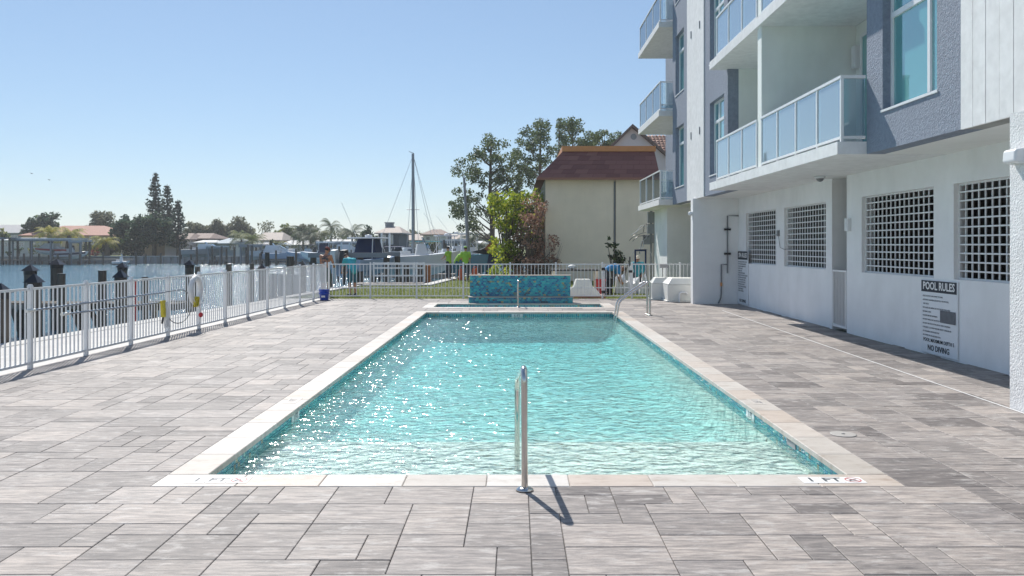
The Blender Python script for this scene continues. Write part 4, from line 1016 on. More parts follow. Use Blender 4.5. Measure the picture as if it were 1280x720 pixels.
for k in range(7):
    cx_, cy_ = 3.9+k*.17, 31+rr.uniform(-.3,.3); t.hexa([(cx_-.13,cy_-.2,-.03),(cx_+.13,cy_-.2,-.03),(cx_+.13,cy_+.2,-.03),(cx_-.13,cy_+.2,-.03)],[(cx_-.08,cy_-.12,rr.uniform(.3,.75)),(cx_+.12,cy_-.1,rr.uniform(.3,.7)),(cx_+.06,cy_+.1,rr.uniform(.35,.75)),(cx_-.1,cy_+.12,rr.uniform(.3,.7))])
tag(t.build('plastic_sacks','ring_white'), 'heap of white plastic bags and wraps by the stooping worker', 'heap')['kind'] = 'stuff'
for nm, lab, x_, y_, c_ in (('crate','red crate on the ground left of the stooping worker',3.12,30.2,'red_plastic'),('crate','dark crate behind the gate by the worker feet',3.5,31.2,'dark')):
    t = MB(); t.box(x_-.16,x_+.16,y_-.2,y_+.2,-.03,.55)
    t.box(x_-.18,x_+.18,y_-.22,y_+.22,.50,.56); t.box(x_-.18,x_+.18,y_-.22,y_+.22,.2,.24); tag(t.build(nm,c_),lab,'crate')

# ================================================================ VEGETATION
def quads(C, S, mode='tri', flat=0.0):
    """leaf faces: C centres (n,3), S sizes (n,)"""
    n = len(C); a = rng.normal(size=(n,3)); a /= np.linalg.norm(a,axis=1)[:,None]
    b_ = rng.normal(size=(n,3)); b_[:,2] *= (1-flat); b_ -= a*np.sum(a*b_,1)[:,None]; b_ /= np.linalg.norm(b_,axis=1)[:,None]
    s = S[:,None]
    v = np.stack([C-a*s*.6, C+b_*s*.34, C+a*s*.6, C-b_*s*.34],1)
    return v.reshape(-1,3), np.arange(n*4).reshape(n,4)
def foliage(name, mat, clumps, nleaf, size, par=None, squash=.8):
    """clumps: (x,y,z,r)"""
    Cs, Ss = [], []
    for (x,y,z,r) in clumps:
        n = max(12, int(nleaf*r*r)); d = rng.normal(size=(n,3)); d /= np.linalg.norm(d,axis=1)[:,None]
        rad = r*(rng.random(n)**.45)[:,None]; p = d*rad*np.array([1,1,squash])+np.array([x,y,z]); Cs.append(p); Ss.append(rng.uniform(.6,1.3,n)*size)
    v, f = quads(np.concatenate(Cs), np.concatenate(Ss))
    off = np.array(wloc(par)) if par else np.zeros(3)
    return put(name, npmesh(name, v-off, f, mat), par)
def blob_tree(label, x, y, h, rx, leafmat, cat='tree', z0=0, trunk=.16, ncl=26, nl=60, ls=.35, crown_lo=.3, bark='trunk_bark', group=None, ry=None, name='leafy_tree', rcl=.42):
    t = thing(name, label, cat, (x,y,z0), 0, group); ry = ry or rx*.8; cl = []
    zc = z0+h*(1+crown_lo)/2; rz_ = h*(1-crown_lo)/2
    for _ in range(ncl):
        d = rng.normal(size=3); d /= np.linalg.norm(d); r_ = rng.random()**.4
        cl.append((x+d[0]*rx*r_*.85, y+d[1]*ry*r_*.85, zc+d[2]*rz_*r_*.86, min(rx,rz_)*rcl*rng.uniform(.6,1.25)))
    m_ = MB(); m_.tube([(x,y,z0-.05),(x+.1,y,z0+h*.25),(x-.05,y,z0+h*.5),(x,y,z0+h*.75)], [trunk,trunk*.8,trunk*.6,trunk*.25], 7); m_.build('trunk',bark,t)
    m_ = MB()
    for c in cl[::3]: 
        zz = z0+h*rng.uniform(.2,.5); m_.tube([(x,y,zz),((x+c[0])/2,(y+c[1])/2,(zz+c[2])/2+.1),(c[0],c[1],c[2])],[trunk*.45,trunk*.3,trunk*.12],5)
    m_.build('limb',bark,t)
    foliage('crown', leafmat, cl, nl, ls, t); return t
# tall open pines behind the cream building
def pine(label, px, ybase, Y, trunk_px_top, clumps, h_tr, r=.26, x=None, nl=250, ls=.19, mat='leaf_pine'):
    t = thing('tall_tree', label, 'tree', (x,Y,0)); m_ = MB()
    m_.tube([(x,Y,-.05),(x+.1,Y,h_tr*.3),(x-.1,Y+.1,h_tr*.6),(x,Y,h_tr)], [r,r*.85,r*.6,r*.2], 9); m_.build('trunk','trunk_bark',t)
    m_ = MB()
    for (cx,cy,cz,cr) in clumps[::3]:
        zz = max(h_tr*.2, min(h_tr*.95, cz-abs(cx-x)*.75-.3)); mx, mz = (x*.45+cx*.55), (zz*.4+cz*.6)-.25
        m_.tube([(x,Y,zz),(mx,(Y+cy)/2,mz),(cx,cy,cz)], [r*.24,r*.13,r*.05], 5)
    m_.build('limb','trunk_bark',t)
    foliage('crown', mat, clumps, nl, ls, t, .75); return t
def px_clumps(outline, Y, n, r0, r1, seed, dy=2.5):
    """random clump centres inside a polygon surveyed as bearings at distance Y"""
    q = random.Random(seed); out = []; xs_ = [p[0] for p in outline]; ys_ = [p[1] for p in outline]
    def inside(x, y):
        c = False; j = len(outline)-1
        for i in range(len(outline)):
            a, b_ = outline[i], outline[j]
            if (a[1] > y) != (b_[1] > y) and x < (b_[0]-a[0])*(y-a[1])/(b_[1]-a[1])+a[0]: c = not c
            j = i
        return c
    while len(out) < n:
        x, y = q.uniform(min(xs_),max(xs_)), q.uniform(min(ys_),max(ys_))
        if inside(x, y): out.append((PXX(x,Y), Y+q.uniform(-dy,dy), PZZ(y,Y), q.uniform(r0,r1)))
    return out
Y = 70
pine('broad tall pine like tree with open crown left of the cream building',0,0,Y,0,
     px_clumps([(600,176),(625,172),(648,182),(668,200),(664,240),(655,262),(640,268),(622,262),(600,292),(568,300),(580,275),(556,262),(573,238),(566,215),(578,200)],Y,150,.32,.68,1),11.0,.26,x=PXX(614,Y))
pine('tall slender tree with rounded crown rising above the roof corner',0,0,74,0,
     px_clumps([(650,170),(662,153),(678,150),(690,165),(688,196),(680,215),(665,222),(648,205),(640,190)],74,56,.34,.7,2),12.8,.24,x=PXX(676,74))
pine('thin sparse tree rising behind the left part of the maroon roof',0,0,78,0,
     px_clumps([(690,172),(698,152),(708,155),(704,190),(690,205),(684,215)],78,20,.28,.5,3),13.0,.18,x=PXX(699,78))
pine('tall tree with full rounded crown behind the middle of the orange fascia',0,0,80,0,
     px_clumps([(702,160),(712,153),(730,160),(732,185),(702,186)],80,34,.36,.72,4),12.6,.24,x=PXX(716,80))
pine('tree top showing behind the right part of the orange fascia',0,0,82,0,
     px_clumps([(732,166),(748,160),(756,168),(775,165),(777,176),(768,186),(730,186)],82,40,.36,.72,5),12.4,.24,x=PXX(755,82))
# bright shrub and the brown dry shrub in front of the cream building
def shrub(label, pxoutline, Y, n, r0, r1, mat, seed, ls, nl, base, cat='shrub', dy=1.2, name='garden_shrub', sq=.9):
    cl = px_clumps(pxoutline, Y, n, r0, r1, seed, dy); t = thing(name, label, cat, base)
    m_ = MB()
    for c in cl[::2]: m_.tube([base, ((base[0]*.6+c[0]*.4),(base[1]*.6+c[1]*.4),c[2]*.5),(c[0],c[1],c[2])],[.05,.03,.012],5)
    m_.build('stem','trunk_bark',t); foliage('foliage', mat, cl, nl, ls, t, sq); return t
shrub('tall yellow green glossy shrub at the left of the cream building',[(615,248),(632,240),(650,238),(668,240),(682,250),(680,290),(650,300),(630,338),(617,325),(616,290)],44,60,.22,.5,'leaf_bright',31,.16,420,(-.6,44,0))
shrub('dark green dense shrub between the bright and the brown shrubs',[(628,285),(650,262),(672,258),(684,300),(680,345),(632,345)],45.5,50,.3,.6,'leaf_deep',32,.17,300,(.1,45.5,0))
shrub('dry brown leaved shrub in front of the dark green one',[(652,262),(668,245),(684,262),(694,300),(696,345),(642,345),(640,315)],42.0,95,.16,.38,'leaf_brown',33,.12,430,(.7,42.2,0),name='dry_shrub')
shrub('small yellow green shrub behind the fence left of the fountain wall',[(608,340),(625,330),(636,338),(632,356),(612,356)],38,18,.12,.26,'leaf_bright',34,.12,500,(-.95,38,0))
shrub('thin young tree with sparse leaves against the cream wall',[(760,296),(766,292),(772,312),(764,330),(756,322)],38,8,.10,.18,'leaf_deep',35,.16,300,(4.5,38,0),cat='young tree',dy=.2,name='young_tree')
shrub('low round leaved bush right of the thin young tree',[(772,312),(784,318),(788,330),(770,332)],37.5,12,.12,.22,'leaf_deep',36,.15,380,(4.9,37.5,0),dy=.3)
t = thing('bare_twigs','pale bare twigs growing up the cream wall by the dry shrub','plant',(1.9,41.6,0)); m_ = MB(); rr = random.Random(8)
for k in range(26):
    a = rr.uniform(-.5,.5); L = rr.uniform(1.0,2.6); m_.tube([(1.75+rr.uniform(-.3,.3),41.6,0),(1.8+a*.6,41.6+rr.uniform(-.1,.1),L*.5),(1.8+a*1.3,41.6,L)],[.012,.009,.005],4)
m_.build('twig','twig_pale',t)

# palms
def frond_crown(n, L, droop, w, seed, mat, lean=0):
    q = random.Random(seed); m_ = MB()
    for k in range(n):
        a = 2*PI*k/n+q.uniform(-.2,.2); el = q.uniform(.0,1.25); Lk = L*q.uniform(.8,1.1); pts = []
        x = z = 0; e = el
        for s in range(9):
            pts.append((x,z)); x += Lk/8*math.cos(e); z += Lk/8*math.sin(e); e -= droop*q.uniform(.8,1.2)/8
        for s in range(1,9):
            (xa,za),(xb,zb_) = pts[s-1], pts[s]; ww = w*math.sin(PI*min(1,(s+.3)/9.2))+.03
            for side in (-1,1):
                for h_ in (0,.5):
                    ax = xa+(xb-xa)*h_; az_ = za+(zb_-za)*h_; bx = xa+(xb-xa)*(h_+.36); bz = za+(zb_-za)*(h_+.36)
                    tx = bx+ww*.35; tz_ = bz-ww*.55
                    def P_(u,v_,zz): return (u*math.cos(a)-v_*math.sin(a), u*math.sin(a)+v_*math.cos(a), zz)
                    m_.add([P_(ax,0,az_),P_(bx,0,bz),P_(tx,side*ww*.8,tz_)],[(0,1,2)])
    return m_
def palm(label, x, y, h, L, z0=0.05, mat='leaf_palm', n=16, droop=2.0, seed=1, thick=.17, group=None):
    t = thing('palm_tree', label, 'palm tree', (x,y,z0), 0, group); m_ = MB(); q = random.Random(seed); lx = q.uniform(-.4,.4)
    m_.tube([(0,0,-.05),(lx*.3,0,h*.4),(lx*.7,0,h*.75),(lx,0,h)], [thick*1.2,thick,thick*.9,thick*.8], 8); m_.build('trunk','palm_bark',t,world=False)
    c = frond_crown(n, L, droop, L*.24, seed, mat); me = c.mesh('crown', mat, recalc=False); put('crown', me, t, (lx,0,h)); return t
D = 132
palm('yellow green palm at the left before the red tiled roof',PXX(64,D),D,3.7,3.1,seed=1,n=30,thick=.42,mat='leaf_gold')
palm('yellow green palm beside the red tiled roof, second from the left',PXX(84,D),D,3.4,3.4,seed=2,n=32,thick=.45,mat='leaf_gold')
palm('low golden fronded palm near the shore left of the dark trees',PXX(135,129),129,2.2,3.1,seed=3,n=32,thick=.35,mat='leaf_gold')
palm('palm with green fronds left of the two beside the low grey house',PXX(303,138),138,3.2,3.4,seed=4,n=24)
palm('leaning palm with drooping fronds beside the low grey house',PXX(315,134),134,2.6,3.0,seed=5,n=24)
palm('dark palm in the clump behind the moored motor boats',PXX(378,140),140,3.8,3.6,mat='leaf_palm_dark',seed=6,n=24)
palm('second dark palm in the clump behind the moored motor boats',PXX(389,138),138,3.2,3.6,mat='leaf_palm_dark',seed=7,n=24)
palm('yellow tinted palm at the right of the dark palm clump',PXX(402,142),142,3.4,3.2,seed=8,n=24)
palm('tall slim palm standing above the shirtless man',PXX(414,145),145,5.2,3.2,mat='leaf_palm_dark',seed=9,n=14,thick=.13)
palm('palm with starry crown above the man in the cyan shirt',PXX(440,140),140,3.8,4.0,mat='leaf_palm_dark',seed=10,n=20)
palm('tiny palm seen above the roof ridge of the red roofed house',PXX(109,170),170,5.0,1.8,mat='leaf_palm_dark',seed=11,n=14)
palm('small palm beyond the moored boats left of the tall pine like tree',PXX(590,120),120,2.6,3.2,mat='leaf_palm_dark',seed=12,n=18)
palm('palm right of the small one beyond the moored boats',PXX(600,118),118,1.4,2.6,mat='leaf_palm_dark',seed=13,n=18)
palm('slim palm standing between low roofs behind the boats',PXX(352,140),140,1.9,2.4,seed=14,n=18)
# norfolk pines
def norfolk(label, x, y, h, rb, seed):
    t = thing('norfolk_pine', label, 'pine tree', (x,y,.05)); q = random.Random(seed)
    m_ = MB(); m_.tube([(x,y,0),(x+.1,y,h*.5),(x,y,h)],[.24,.15,.03],8); m_.build('trunk','trunk_bark',t)
    m_ = MB(); Cs = []; nw = int(h/.62)
    for k in range(nw):
        z = h*(.16+.84*k/nw); R_ = rb*(1-(k/nw))**.72*q.uniform(.72,1.1)+.12
        for j in range(7):
            if q.random() < .22: continue
            a = 2*PI*j/7+k*.6+q.uniform(-.2,.2); rr_ = R_*q.uniform(.75,1.1); up = .28*rr_
            m_.tube([(x,y,z),(x+rr_*.5*math.cos(a),y+rr_*.5*math.sin(a),z+up*.25),(x+rr_*math.cos(a),y+rr_*math.sin(a),z+up)],[.05,.035,.015],4)
            n_ = int(7+15*rr_)
            for _ in range(n_):
                u = q.uniform(.25,1.05); Cs.append((x+rr_*u*math.cos(a)+q.gauss(0,.12),y+rr_*u*math.sin(a)+q.gauss(0,.12),z+up*u*u+q.gauss(0,.12)))
    m_.build('limb','trunk_bark',t); C_ = np.array(Cs); v, f = quads(C_, rng.uniform(.22,.45,len(C_))); off = np.array(wloc(t)); put('crown', npmesh('crown', v-off, f, 'leaf_norfolk'), t)
norfolk('tallest norfolk pine on the far shore',PXX(194,140),140,PZZ(215,140),2.3,1)
norfolk('middle norfolk pine, slightly shorter than its neighbour',PXX(209,139),139,PZZ(230,139),2.0,2)
norfolk('shortest norfolk pine at the right of the trio',PXX(222,138),138,PZZ(249,138),1.9,3)
# far trees
def ft(label, px0, px1, ptop, D, mat, lo=.15, n=34, ls=.5, nl=75, **k):
    return blob_tree(label, PXX((px0+px1)/2,D), D, PZZ(ptop,D), (px1-px0)/2/1020*D, mat, crown_lo=lo, ncl=n, ls=ls, nl=nl, z0=.05, **k)
ft('round dark green tree left of the norfolk pines behind the red roof, taller one',44,76,262,150,'leaf_dark')
ft('smaller dark green tree beside the taller one at far left',26,50,272,150,'leaf_dark')
ft('yellow green bush at the far left edge before the grey roof',-8,12,284,136,'leaf_mid',lo=.0)
ft('pale olive tree behind the right end of the red roof',112,150,262,165,'leaf_olive')
ft('large dark tree left of the norfolk pines',140,172,266,134,'leaf_dark',n=34)
ft('broad dark spreading tree under the norfolk pines',160,222,268,133,'leaf_dark',lo=.25,n=50)
ft('dark undergrowth tree along the shore below the norfolk pines',150,185,292,130,'leaf_deep',lo=.0)
ft('dark bushy tree just left of the low bench wall',118,152,298,131,'leaf_deep',lo=.0)
ft('grey green tree behind the brown hipped roof, left of the long row',228,262,275,170,'leaf_olive',n=34)
ft('olive tree in the long row behind the low grey house',252,286,274,172,'leaf_olive',n=34)
ft('tallest crown of the long tree row behind the low grey house',280,318,271,172,'leaf_olive',n=38)
ft('bare twiggy tree right of the long tree row',320,350,276,168,'leaf_olive',n=18,nl=30,ls=.35)
ft('pale tree behind the moored motor boats',344,372,280,160,'leaf_mid',n=22)
ft('small round clipped dark bush beside the low houses',334,348,298,136,'leaf_deep',lo=.0,n=14)
ft('bushy olive tree behind the dark palms',368,402,280,165,'leaf_olive')
ft('bare brown tree behind the tall slim palm',404,434,283,170,'leaf_olive',n=16,nl=30,ls=.35)
ft('dark round tree left of the dark house with the chimney',450,474,281,130,'leaf_dark',n=24)
ft('hazy dark treetops behind the dark house with the chimney',500,532,290,190,'leaf_olive')
ft('distant tree right of the two storey house',588,612,294,170,'leaf_dark')
ft('distant dark tree behind the leaning pole',600,622,291,175,'leaf_dark')
ft('low shrubs before the two storey house',532,550,299,125,'leaf_mid',lo=0)
# continuous thin tree line far behind, a mass nobody could count
cl = [(x_, 260+rng.uniform(-12,12), rng.uniform(.8,5.5), rng.uniform(2,3.4)) for x_ in np.arange(-190, 60, 2.6)]
v = foliage('far_treeline','leaf_dark',cl,9,.9); v['kind'] = 'stuff'; tag(v,'low distant tree line far behind the houses across the water','trees')
for (px0,px1,py,D_,mat,lab) in ((8,14,317,128,'leaf_deep','round clipped dark bush beside the white wall at far left'),(20,28,307,129,'leaf_dark','rounded hedge bush left of the boat shelter'),(30,50,308,129,'leaf_mid','yellow green hedge under the boat shelter'),(98,116,305,130,'leaf_deep','dark rounded bush right of the boat shelter'),(114,124,312,129,'leaf_red','red flowering bush beside the low palm'),(224,240,318,128,'leaf_mid','low bush on the lawn across the water')):
    blob_tree(lab, PXX((px0+px1)/2,D_), D_, PZZ(py-3,D_), (px1-px0)/2/1020*D_, mat, 'bush', z0=.05, crown_lo=0, ncl=12, nl=50, ls=.28, trunk=.06, name='bush', rcl=.5)

# ================================================================ FAR HOUSES
def house(label, px0, px1, D, dep, pe, pr, wall, roof, wins=(), hip=.35, name='house', over=.5, z0=.05, axis='x', chim=None, doors=()):
    x0, x1 = PXX(px0,D), PXX(px1,D); ze, zr = PZZ(pe,D), PZZ(pr,D); t = thing(name, label, 'house', ((x0+x1)/2,D,z0))
    m_ = MB(); m_.box(x0,x1,D,D+dep,z0-.3,ze); m_.build('wall',wall,t)
    m_ = MB(); o = over; hx = (x1-x0)*hip/2; ym = D+dep/2
    th = .16
    m_.add([(x0-o,D-o,ze-th),(x1+o,D-o,ze-th),(x1+o,D+dep+o,ze-th),(x0-o,D+dep+o,ze-th),(x0-o,D-o,ze),(x1+o,D-o,ze),(x1+o,D+dep+o,ze),(x0-o,D+dep+o,ze),(x0+hx,ym,zr),(x1-hx,ym,zr)],
          [(3,2,1,0),(0,1,5,4),(1,2,6,5),(2,3,7,6),(3,0,4,7),(4,5,9,8),(5,6,9),(6,7,8,9),(7,4,8)])
    rf = m_.build('roof',roof,t)
    if chim:
        cx = PXX(chim[0],D); m_ = MB(); m_.box(cx-.55,cx+.55,ym-.5,ym+.5,zr-1.4,PZZ(chim[1],D)); m_.box(cx-.65,cx+.65,ym-.6,ym+.6,PZZ(chim[1],D),PZZ(chim[1],D)+.15); m_.build('chimney','grey_paint',rf)
    for (a,c,p,q) in wins:
        a, c = PXX(a,D), PXX(c,D); p, q = PZZ(p,D), PZZ(q,D); m_ = MB()
        m_.box(a-.06,c+.06,D-.05,D-.001,q-.06,q); m_.box(a-.06,c+.06,D-.05,D-.001,p,p+.06); m_.box(a-.06,a,D-.05,D-.001,q,p); m_.box(c,c+.06,D-.05,D-.001,q,p); m_.box((a+c)/2-.03,(a+c)/2+.03,D-.045,D-.001,q,p)
        f_ = m_.build('window','frame_white',t); m_ = MB(); m_.box(a,c,D-.03,D-.002,q,p); m_.build('pane','glass_far',f_)
    for (a,c,p) in doors:
        a, c = PXX(a,D), PXX(c,D); m_ = MB(); m_.box(a,c,D-.06,D-.001,z0,PZZ(p,D)); m_.box(a+.1,c-.1,D-.075,D-.061,z0+.5,PZZ(p,D)-.3); m_.build('door','frame_white',t)
    return t
MATS['cream_far'] = M('cream_far',(.50,.42,.30),.85,var=.06); M('white_far',(.62,.62,.60),.8,var=.06); M('bluegrey_far',(.26,.33,.38),.8,var=.06); M('peach_far',(.60,.42,.30),.8,var=.06); M('darkhouse',(.085,.095,.11),.8,var=.1)
house('long cream house with red tiled hipped roof across the water',28,134,146,13,294,281,'cream_far','roof_red',[(98,103,296,305),(112,122,295,306),(60,70,298,306),(40,50,298,306)],.5)
house('low house with grey roof at the far left edge',-30,26,160,12,291,280,'bluegrey_far','roof_grey',[(0,10,294,299),(14,22,294,299)],.3)
house('long white pool house with flat pale roof left of the boat shelter',-20,52,134,6,300,297,'white_far','roof_white',[(3,10,303,308),(16,20,303,308),(24,30,303,308),(38,44,303,308)],.1,over=.3)
house('peach walled house half hidden behind the dark trees',166,206,140,9,300,293,'peach_far','roof_brown',[(180,184,302,308)],.4)
house('pinkish house with brown roof right of the norfolk pines',206,234,138,10,299,291,'pink_white_wall','roof_brown',[(211,214,302,307),(224,227,302,307)],.4)
house('brown hipped roof house with wide shaded porch across the water',228,260,142,10,298,291,'darkhouse','roof_brown',[(232,238,300,308)],.35)
house('small white walled annex beside the brown porch house',246,266,136,5,303,300,'white_far','roof_white',[(250,254,305,309),(258,262,305,309)],.1)
house('low blue grey house with pale shallow roof across the water',268,306,137,10,304,297,'bluegrey_far','roof_bluegrey',[(288,294,306,312)],.35,doors=[(295,300,304)])
house('narrow blue fronted house right of the low blue grey one',306,330,136,8,306,303,'bluegrey_far','roof_grey',[(309,312,308,314),(318,326,307,316)],.2)
house('tan roofed low house behind the palm with drooping fronds',316,350,150,10,300,290,'peach_far','roof_tan',[(330,336,302,307)],.3)
house('low white house behind the row of motor boats',350,404,142,9,306,300,'white_far','roof_white',[(356,362,308,313),(372,380,308,313),(390,396,308,313)],.2)
house('long low building with flat white roof behind the palms at centre',400,462,148,10,303,299,'white_far','roof_white',[(410,420,305,309),(428,436,305,309),(446,454,305,309)],.1)
house('dark walled tall house with chimney and tan hipped roof',473,499,112,10,291,282,'darkhouse','roof_tan',[(477,482,294,305),(486,491,294,305)],.5,chim=(480,278))
house('low house with tan roof and red brick front behind the mast',500,542,140,10,300,292,'pink_white_wall','roof_tan',[(506,512,302,305),(520,526,302,305)],.3)
house('two storey white house with brown hipped roof',529,557,134,9,293,286,'white_far','roof_brown',[(533,537,296,300),(546,550,296,300),(534,539,303,307),(545,550,303,307)],.6)
house('white house with grey tan roof right of the two storey one',555,588,136,9,300,293,'white_far','roof_tan',[(560,565,302,306),(572,577,302,306)],.4)
house('low pale building between the small palms and the leaning pole',586,606,140,6,304,301,'white_far','roof_white',[(590,594,305,308)],.2)
t = MB(); t.tube([(PXX(229.5,220),220,0),(PXX(229.5,220),220,PZZ(274,220))],[.35,.18],8); t.box(PXX(229.5,220)-.5,PXX(229.5,220)+.5,219.8,220.2,PZZ(275,220)-.2,PZZ(275,220)); tag(t.build('radio_mast','dock_box'),'thin pale mast tower beyond the houses right of the pines','mast')

# far seawall with vertical panels
t = thing('far_seawall','dark seawall with vertical concrete panels along the far shore','seawall',(0,127,0))
m_ = MB(); m_.box(-140,40,126.75,127.0,-2,.06); m_.build('wall_face','concrete_grey',t)
m_ = MB(); m_.box(-140,40,126.45,127.2,.062,.2); m_.build('wall_cap','concrete_walk',t)
pn = MB(); pn.box(0,.5,-.14,0,-1.2,.06); pn = pn.mesh('wall_panel','dock_box'); 
x_ = PXX(150,126.7)
k = 0
while x_ < PXX(400,126.7): putw('wall_panel', pn, t, (x_,126.745,0)); x_ += 1.05; k += 1
# ================================================================ PILINGS, DOCKS
def piling(label, px, py, Y, r, cap=True, group=None, mat='wood_pile'):
    x, zt = PXX(px,Y), PZZ(py,Y)
    t = thing('mooring_piling', label, 'piling', (x,Y,-1.0), 0, group)
    m_ = MB(); m_.cyl(x,Y,-2.2,zt-(.16 if cap else 0),r,r*.95,12); m_.build('pile',mat,t)
    m_ = MB()
    if cap:
        m_.cyl(x,Y,zt-.26,zt-.14,r*1.04,r*1.04,12); q_ = r*1.08; m_.hexa([(x-q_,Y-q_,zt-.15),(x+q_,Y-q_,zt-.15),(x+q_,Y+q_,zt-.15),(x-q_,Y+q_,zt-.15)],[(x-.01,Y-.01,zt+.03),(x+.01,Y-.01,zt+.03),(x+.01,Y+.01,zt+.03),(x-.01,Y+.01,zt+.03)])
    else: m_.cyl(x,Y,zt-.001,zt+.02,r*1.04,r*1.02,12)
    m_.build('cap','pile_cap',t); return t
piling('dark capped piling at the left frame edge behind the fence',1,356,15.2,.15)
piling('black capped piling by the seawall, nearer one of the left pair',43,344,17.0,.14)
piling('capped piling in the water just behind the nearer left one',38,332,24,.17)
piling('tall weathered capped piling standing right of the left pair',71,325,27,.19)
piling('short slim flat topped piling beside the tall weathered one',77,343,20,.09,False)
piling('slim flat topped piling midway between the tall one and the middle pair',128,339,20.5,.10,False)
piling('capped piling by the seawall, nearer one of the middle pair',151,339,20,.14)
piling('capped piling farther out behind the nearer middle one',153,329,30,.17)
piling('thin dark piling left of the hanging life hook loop',181,347,21,.08,False)
piling('capped piling rising above the life ring',237,326,30,.16)
piling('short thin piling right of the one above the life ring',247,334,25,.08,False)
piling('flat topped piling right of the life ring, left one of two',286,331,27,.10,False)
piling('flat topped piling right of the life ring, right one of two',315,330,30,.09,False)
piling('low capped piling behind the fence beside the grey boards',328,331,31,.16)
piling('thin post carrying a white lamp behind the low capped piling',334,316,40,.12,False)
piling('thick dark piling far out behind the grey boards',363,321,36,.17,False)
piling('capped piling near the far fence corner behind the grey boards',378,327,33.5,.17)
t = thing('dock_screen', 'row of grey upright boards on the seawall edge behind the fence', 'screen', (-9.0,31.5,-.2))
for (a,c) in ((338,345),(347,354),(356,364),(366,373)):
    m_ = MB(); m_.box(PXX(a,31.5),PXX(c,31.5),31.5,31.58,-.9,PZZ(342+(a-338)*.05,31.5)); m_.build('board','dock_box',t)
m_ = MB(); m_.box(PXX(336,31.5),PXX(375,31.5),31.585,31.68,-.3,-.15); m_.build('rail','wood_dock',t)
# low pier frame with joists and braces in the left water
t = thing('timber_pier', 'weathered timber pier frame with braces in the water behind the left fence', 'pier', (-13,26,-1))
for (a,c,Y_) in ((8,96,24.6),(98,160,25.2),(160,232,26)):
    m_ = MB(); m_.bar((PXX(a,Y_),Y_,-.06),(PXX(c,Y_),Y_,-.02),.12,.16); m_.build('stringer','wood_dock',t)
jo = MB(); jo.box(-.07,.07,-.5,.5,-.10,.10); jo = jo.mesh('joist','wood_pile')
for k in range(30):
    px = 12+k*7.4; putw('joist', jo, t, (PXX(px,25.2),25.1,-.03-.001*k))
for (a,c,q) in ((16,28,24.4),(66,84,24.5),(90,104,24.9),(150,168,25.6),(112,128,25.0)):
    m_ = MB(); m_.bar((PXX(a,q),q,-.1),(PXX(c,q),q,-.95),.12,.12); m_.build('brace','wood_pile',t)
for px in (26,49,101,166,192):
    m_ = MB(); m_.cyl(PXX(px,25.4),25.4,-2,.02,.10,n=8); m_.build('pile','wood_pile',t)
t = MB(); t.bar((PXX(168,22.5),22.5,-1.1),(PXX(168,22.5),22.5,.62),.07,.07); t.tube([(PXX(168,22.5),22.5,.62),(PXX(168,22.5),22.5,.86)],.09,8); tag(t.build('marker_post','red_plastic'),'thin red painted post in the water left of the hook loop','post')
# near dock and boat lift behind the lawn
def dock(label, x0, x1, y0, y1, z, npile, lattice=True, pw=.3):
    t = thing('boat_dock', label, 'dock', ((x0+x1)/2,y0,-1))
    pm = MB(); pm.box(0,.135,0,y1-y0,-.035,0); pm = pm.mesh('plank','wood_dock'); x = x0; k = 0
    n_ = int((x1-x0)/.14)
    if n_ <= 60:
        for i in range(n_): putw('plank', pm, t, (x0+i*.14,y0,z+.001*(i%2)))
    else:
        m_ = MB()
        for i in range(n_): m_.box(x0+i*.14,x0+i*.14+.132,y0,y1,z-.035,z)
        m_.build('plank','wood_dock',t,kind='stuff')
    m_ = MB(); m_.box(x0,x1,y0+.02,y0+.12,z-.25,z-.037); m_.build('fascia_beam','wood_dock',t)
    for i in range(npile):
        x = x0+(x1-x0)*(i+.5)/npile; m_ = MB(); m_.cyl(x,y0+.25,-2.2,z-.04,.12,n=8); m_.build('pile','wood_pile',t)
    return t
dock('grey timber dock directly behind the lawn under the boats',-7.6,-4.3,38.0,39.6,.02,5)
dock('longer timber dock behind the near boats',-9.6,-2.2,51.5,53.0,.0,8)
t = thing('dock_rack', 'white slatted rack and ladder standing on the dock behind the lawn', 'rack', (-5.6,39,0))
for z_ in (.35,.72,.95):
    m_ = MB(); m_.box(-6.9,-4.4,39.3,39.36,z_-.035,z_+.035); m_.build('slat','frame_white',t)
for x_ in (-6.9,-6.2,-5.5,-4.95,-4.45):
    m_ = MB(); m_.box(x_,x_+.07,39.365,39.43,.02,1.0); m_.build('upright','frame_white',t)
t = thing('boat_lift', 'dark beam boat lift with thick posts behind the two men', 'boat lift', (-8.6,42,-1))
for (a,c,q) in ((385,484,42.0),(385,484,46.5)):
    m_ = MB(); m_.box(PXX(a,42),PXX(c,42),q,q+.22,PZZ(322,42),PZZ(316,42)); m_.build('beam','grey_paint',t)
for px in (390,449,482):
    for q in (42.3,46.2):
        m_ = MB(); m_.cyl(PXX(px,42),q,-2.2,PZZ(321.9,42),.16,n=10); m_.build('post','wood_pile',t)
for px in (427,437,477,487):
    tag((lambda b_: (b_.cyl(PXX(px,50),50,-2,PZZ(291 if px > 450 else 303,50),.055,n=8), b_.build('white_pole','frame_white'))[1])(MB()), {427:'white pole behind the man in cyan, left one',437:'white pole behind the man in cyan, right one',477:'tall white pole left of the white centre boat',487:'tall white pole right of the canvas covered boat'}[px], 'pole')
for px, q, lab in ((508,44,'dark piling under the white boat hull'),(524,43,'slim dark piling left of the brown one'),(535,43,'brown wooden piling right of the slim dark one under the boat'),(600,55,'dark piling below the teal hulled boat bow')):
    m_ = MB(); m_.cyl(PXX(px,q),q,-2.2,PZZ(332,q),.17,n=10); m_.cyl(PXX(px,q),q,PZZ(332,q),PZZ(332,q)+.02,.18,n=10); tag(m_.build('dock_piling','tarp_brown' if px == 535 else 'wood_pile'),lab,'piling')

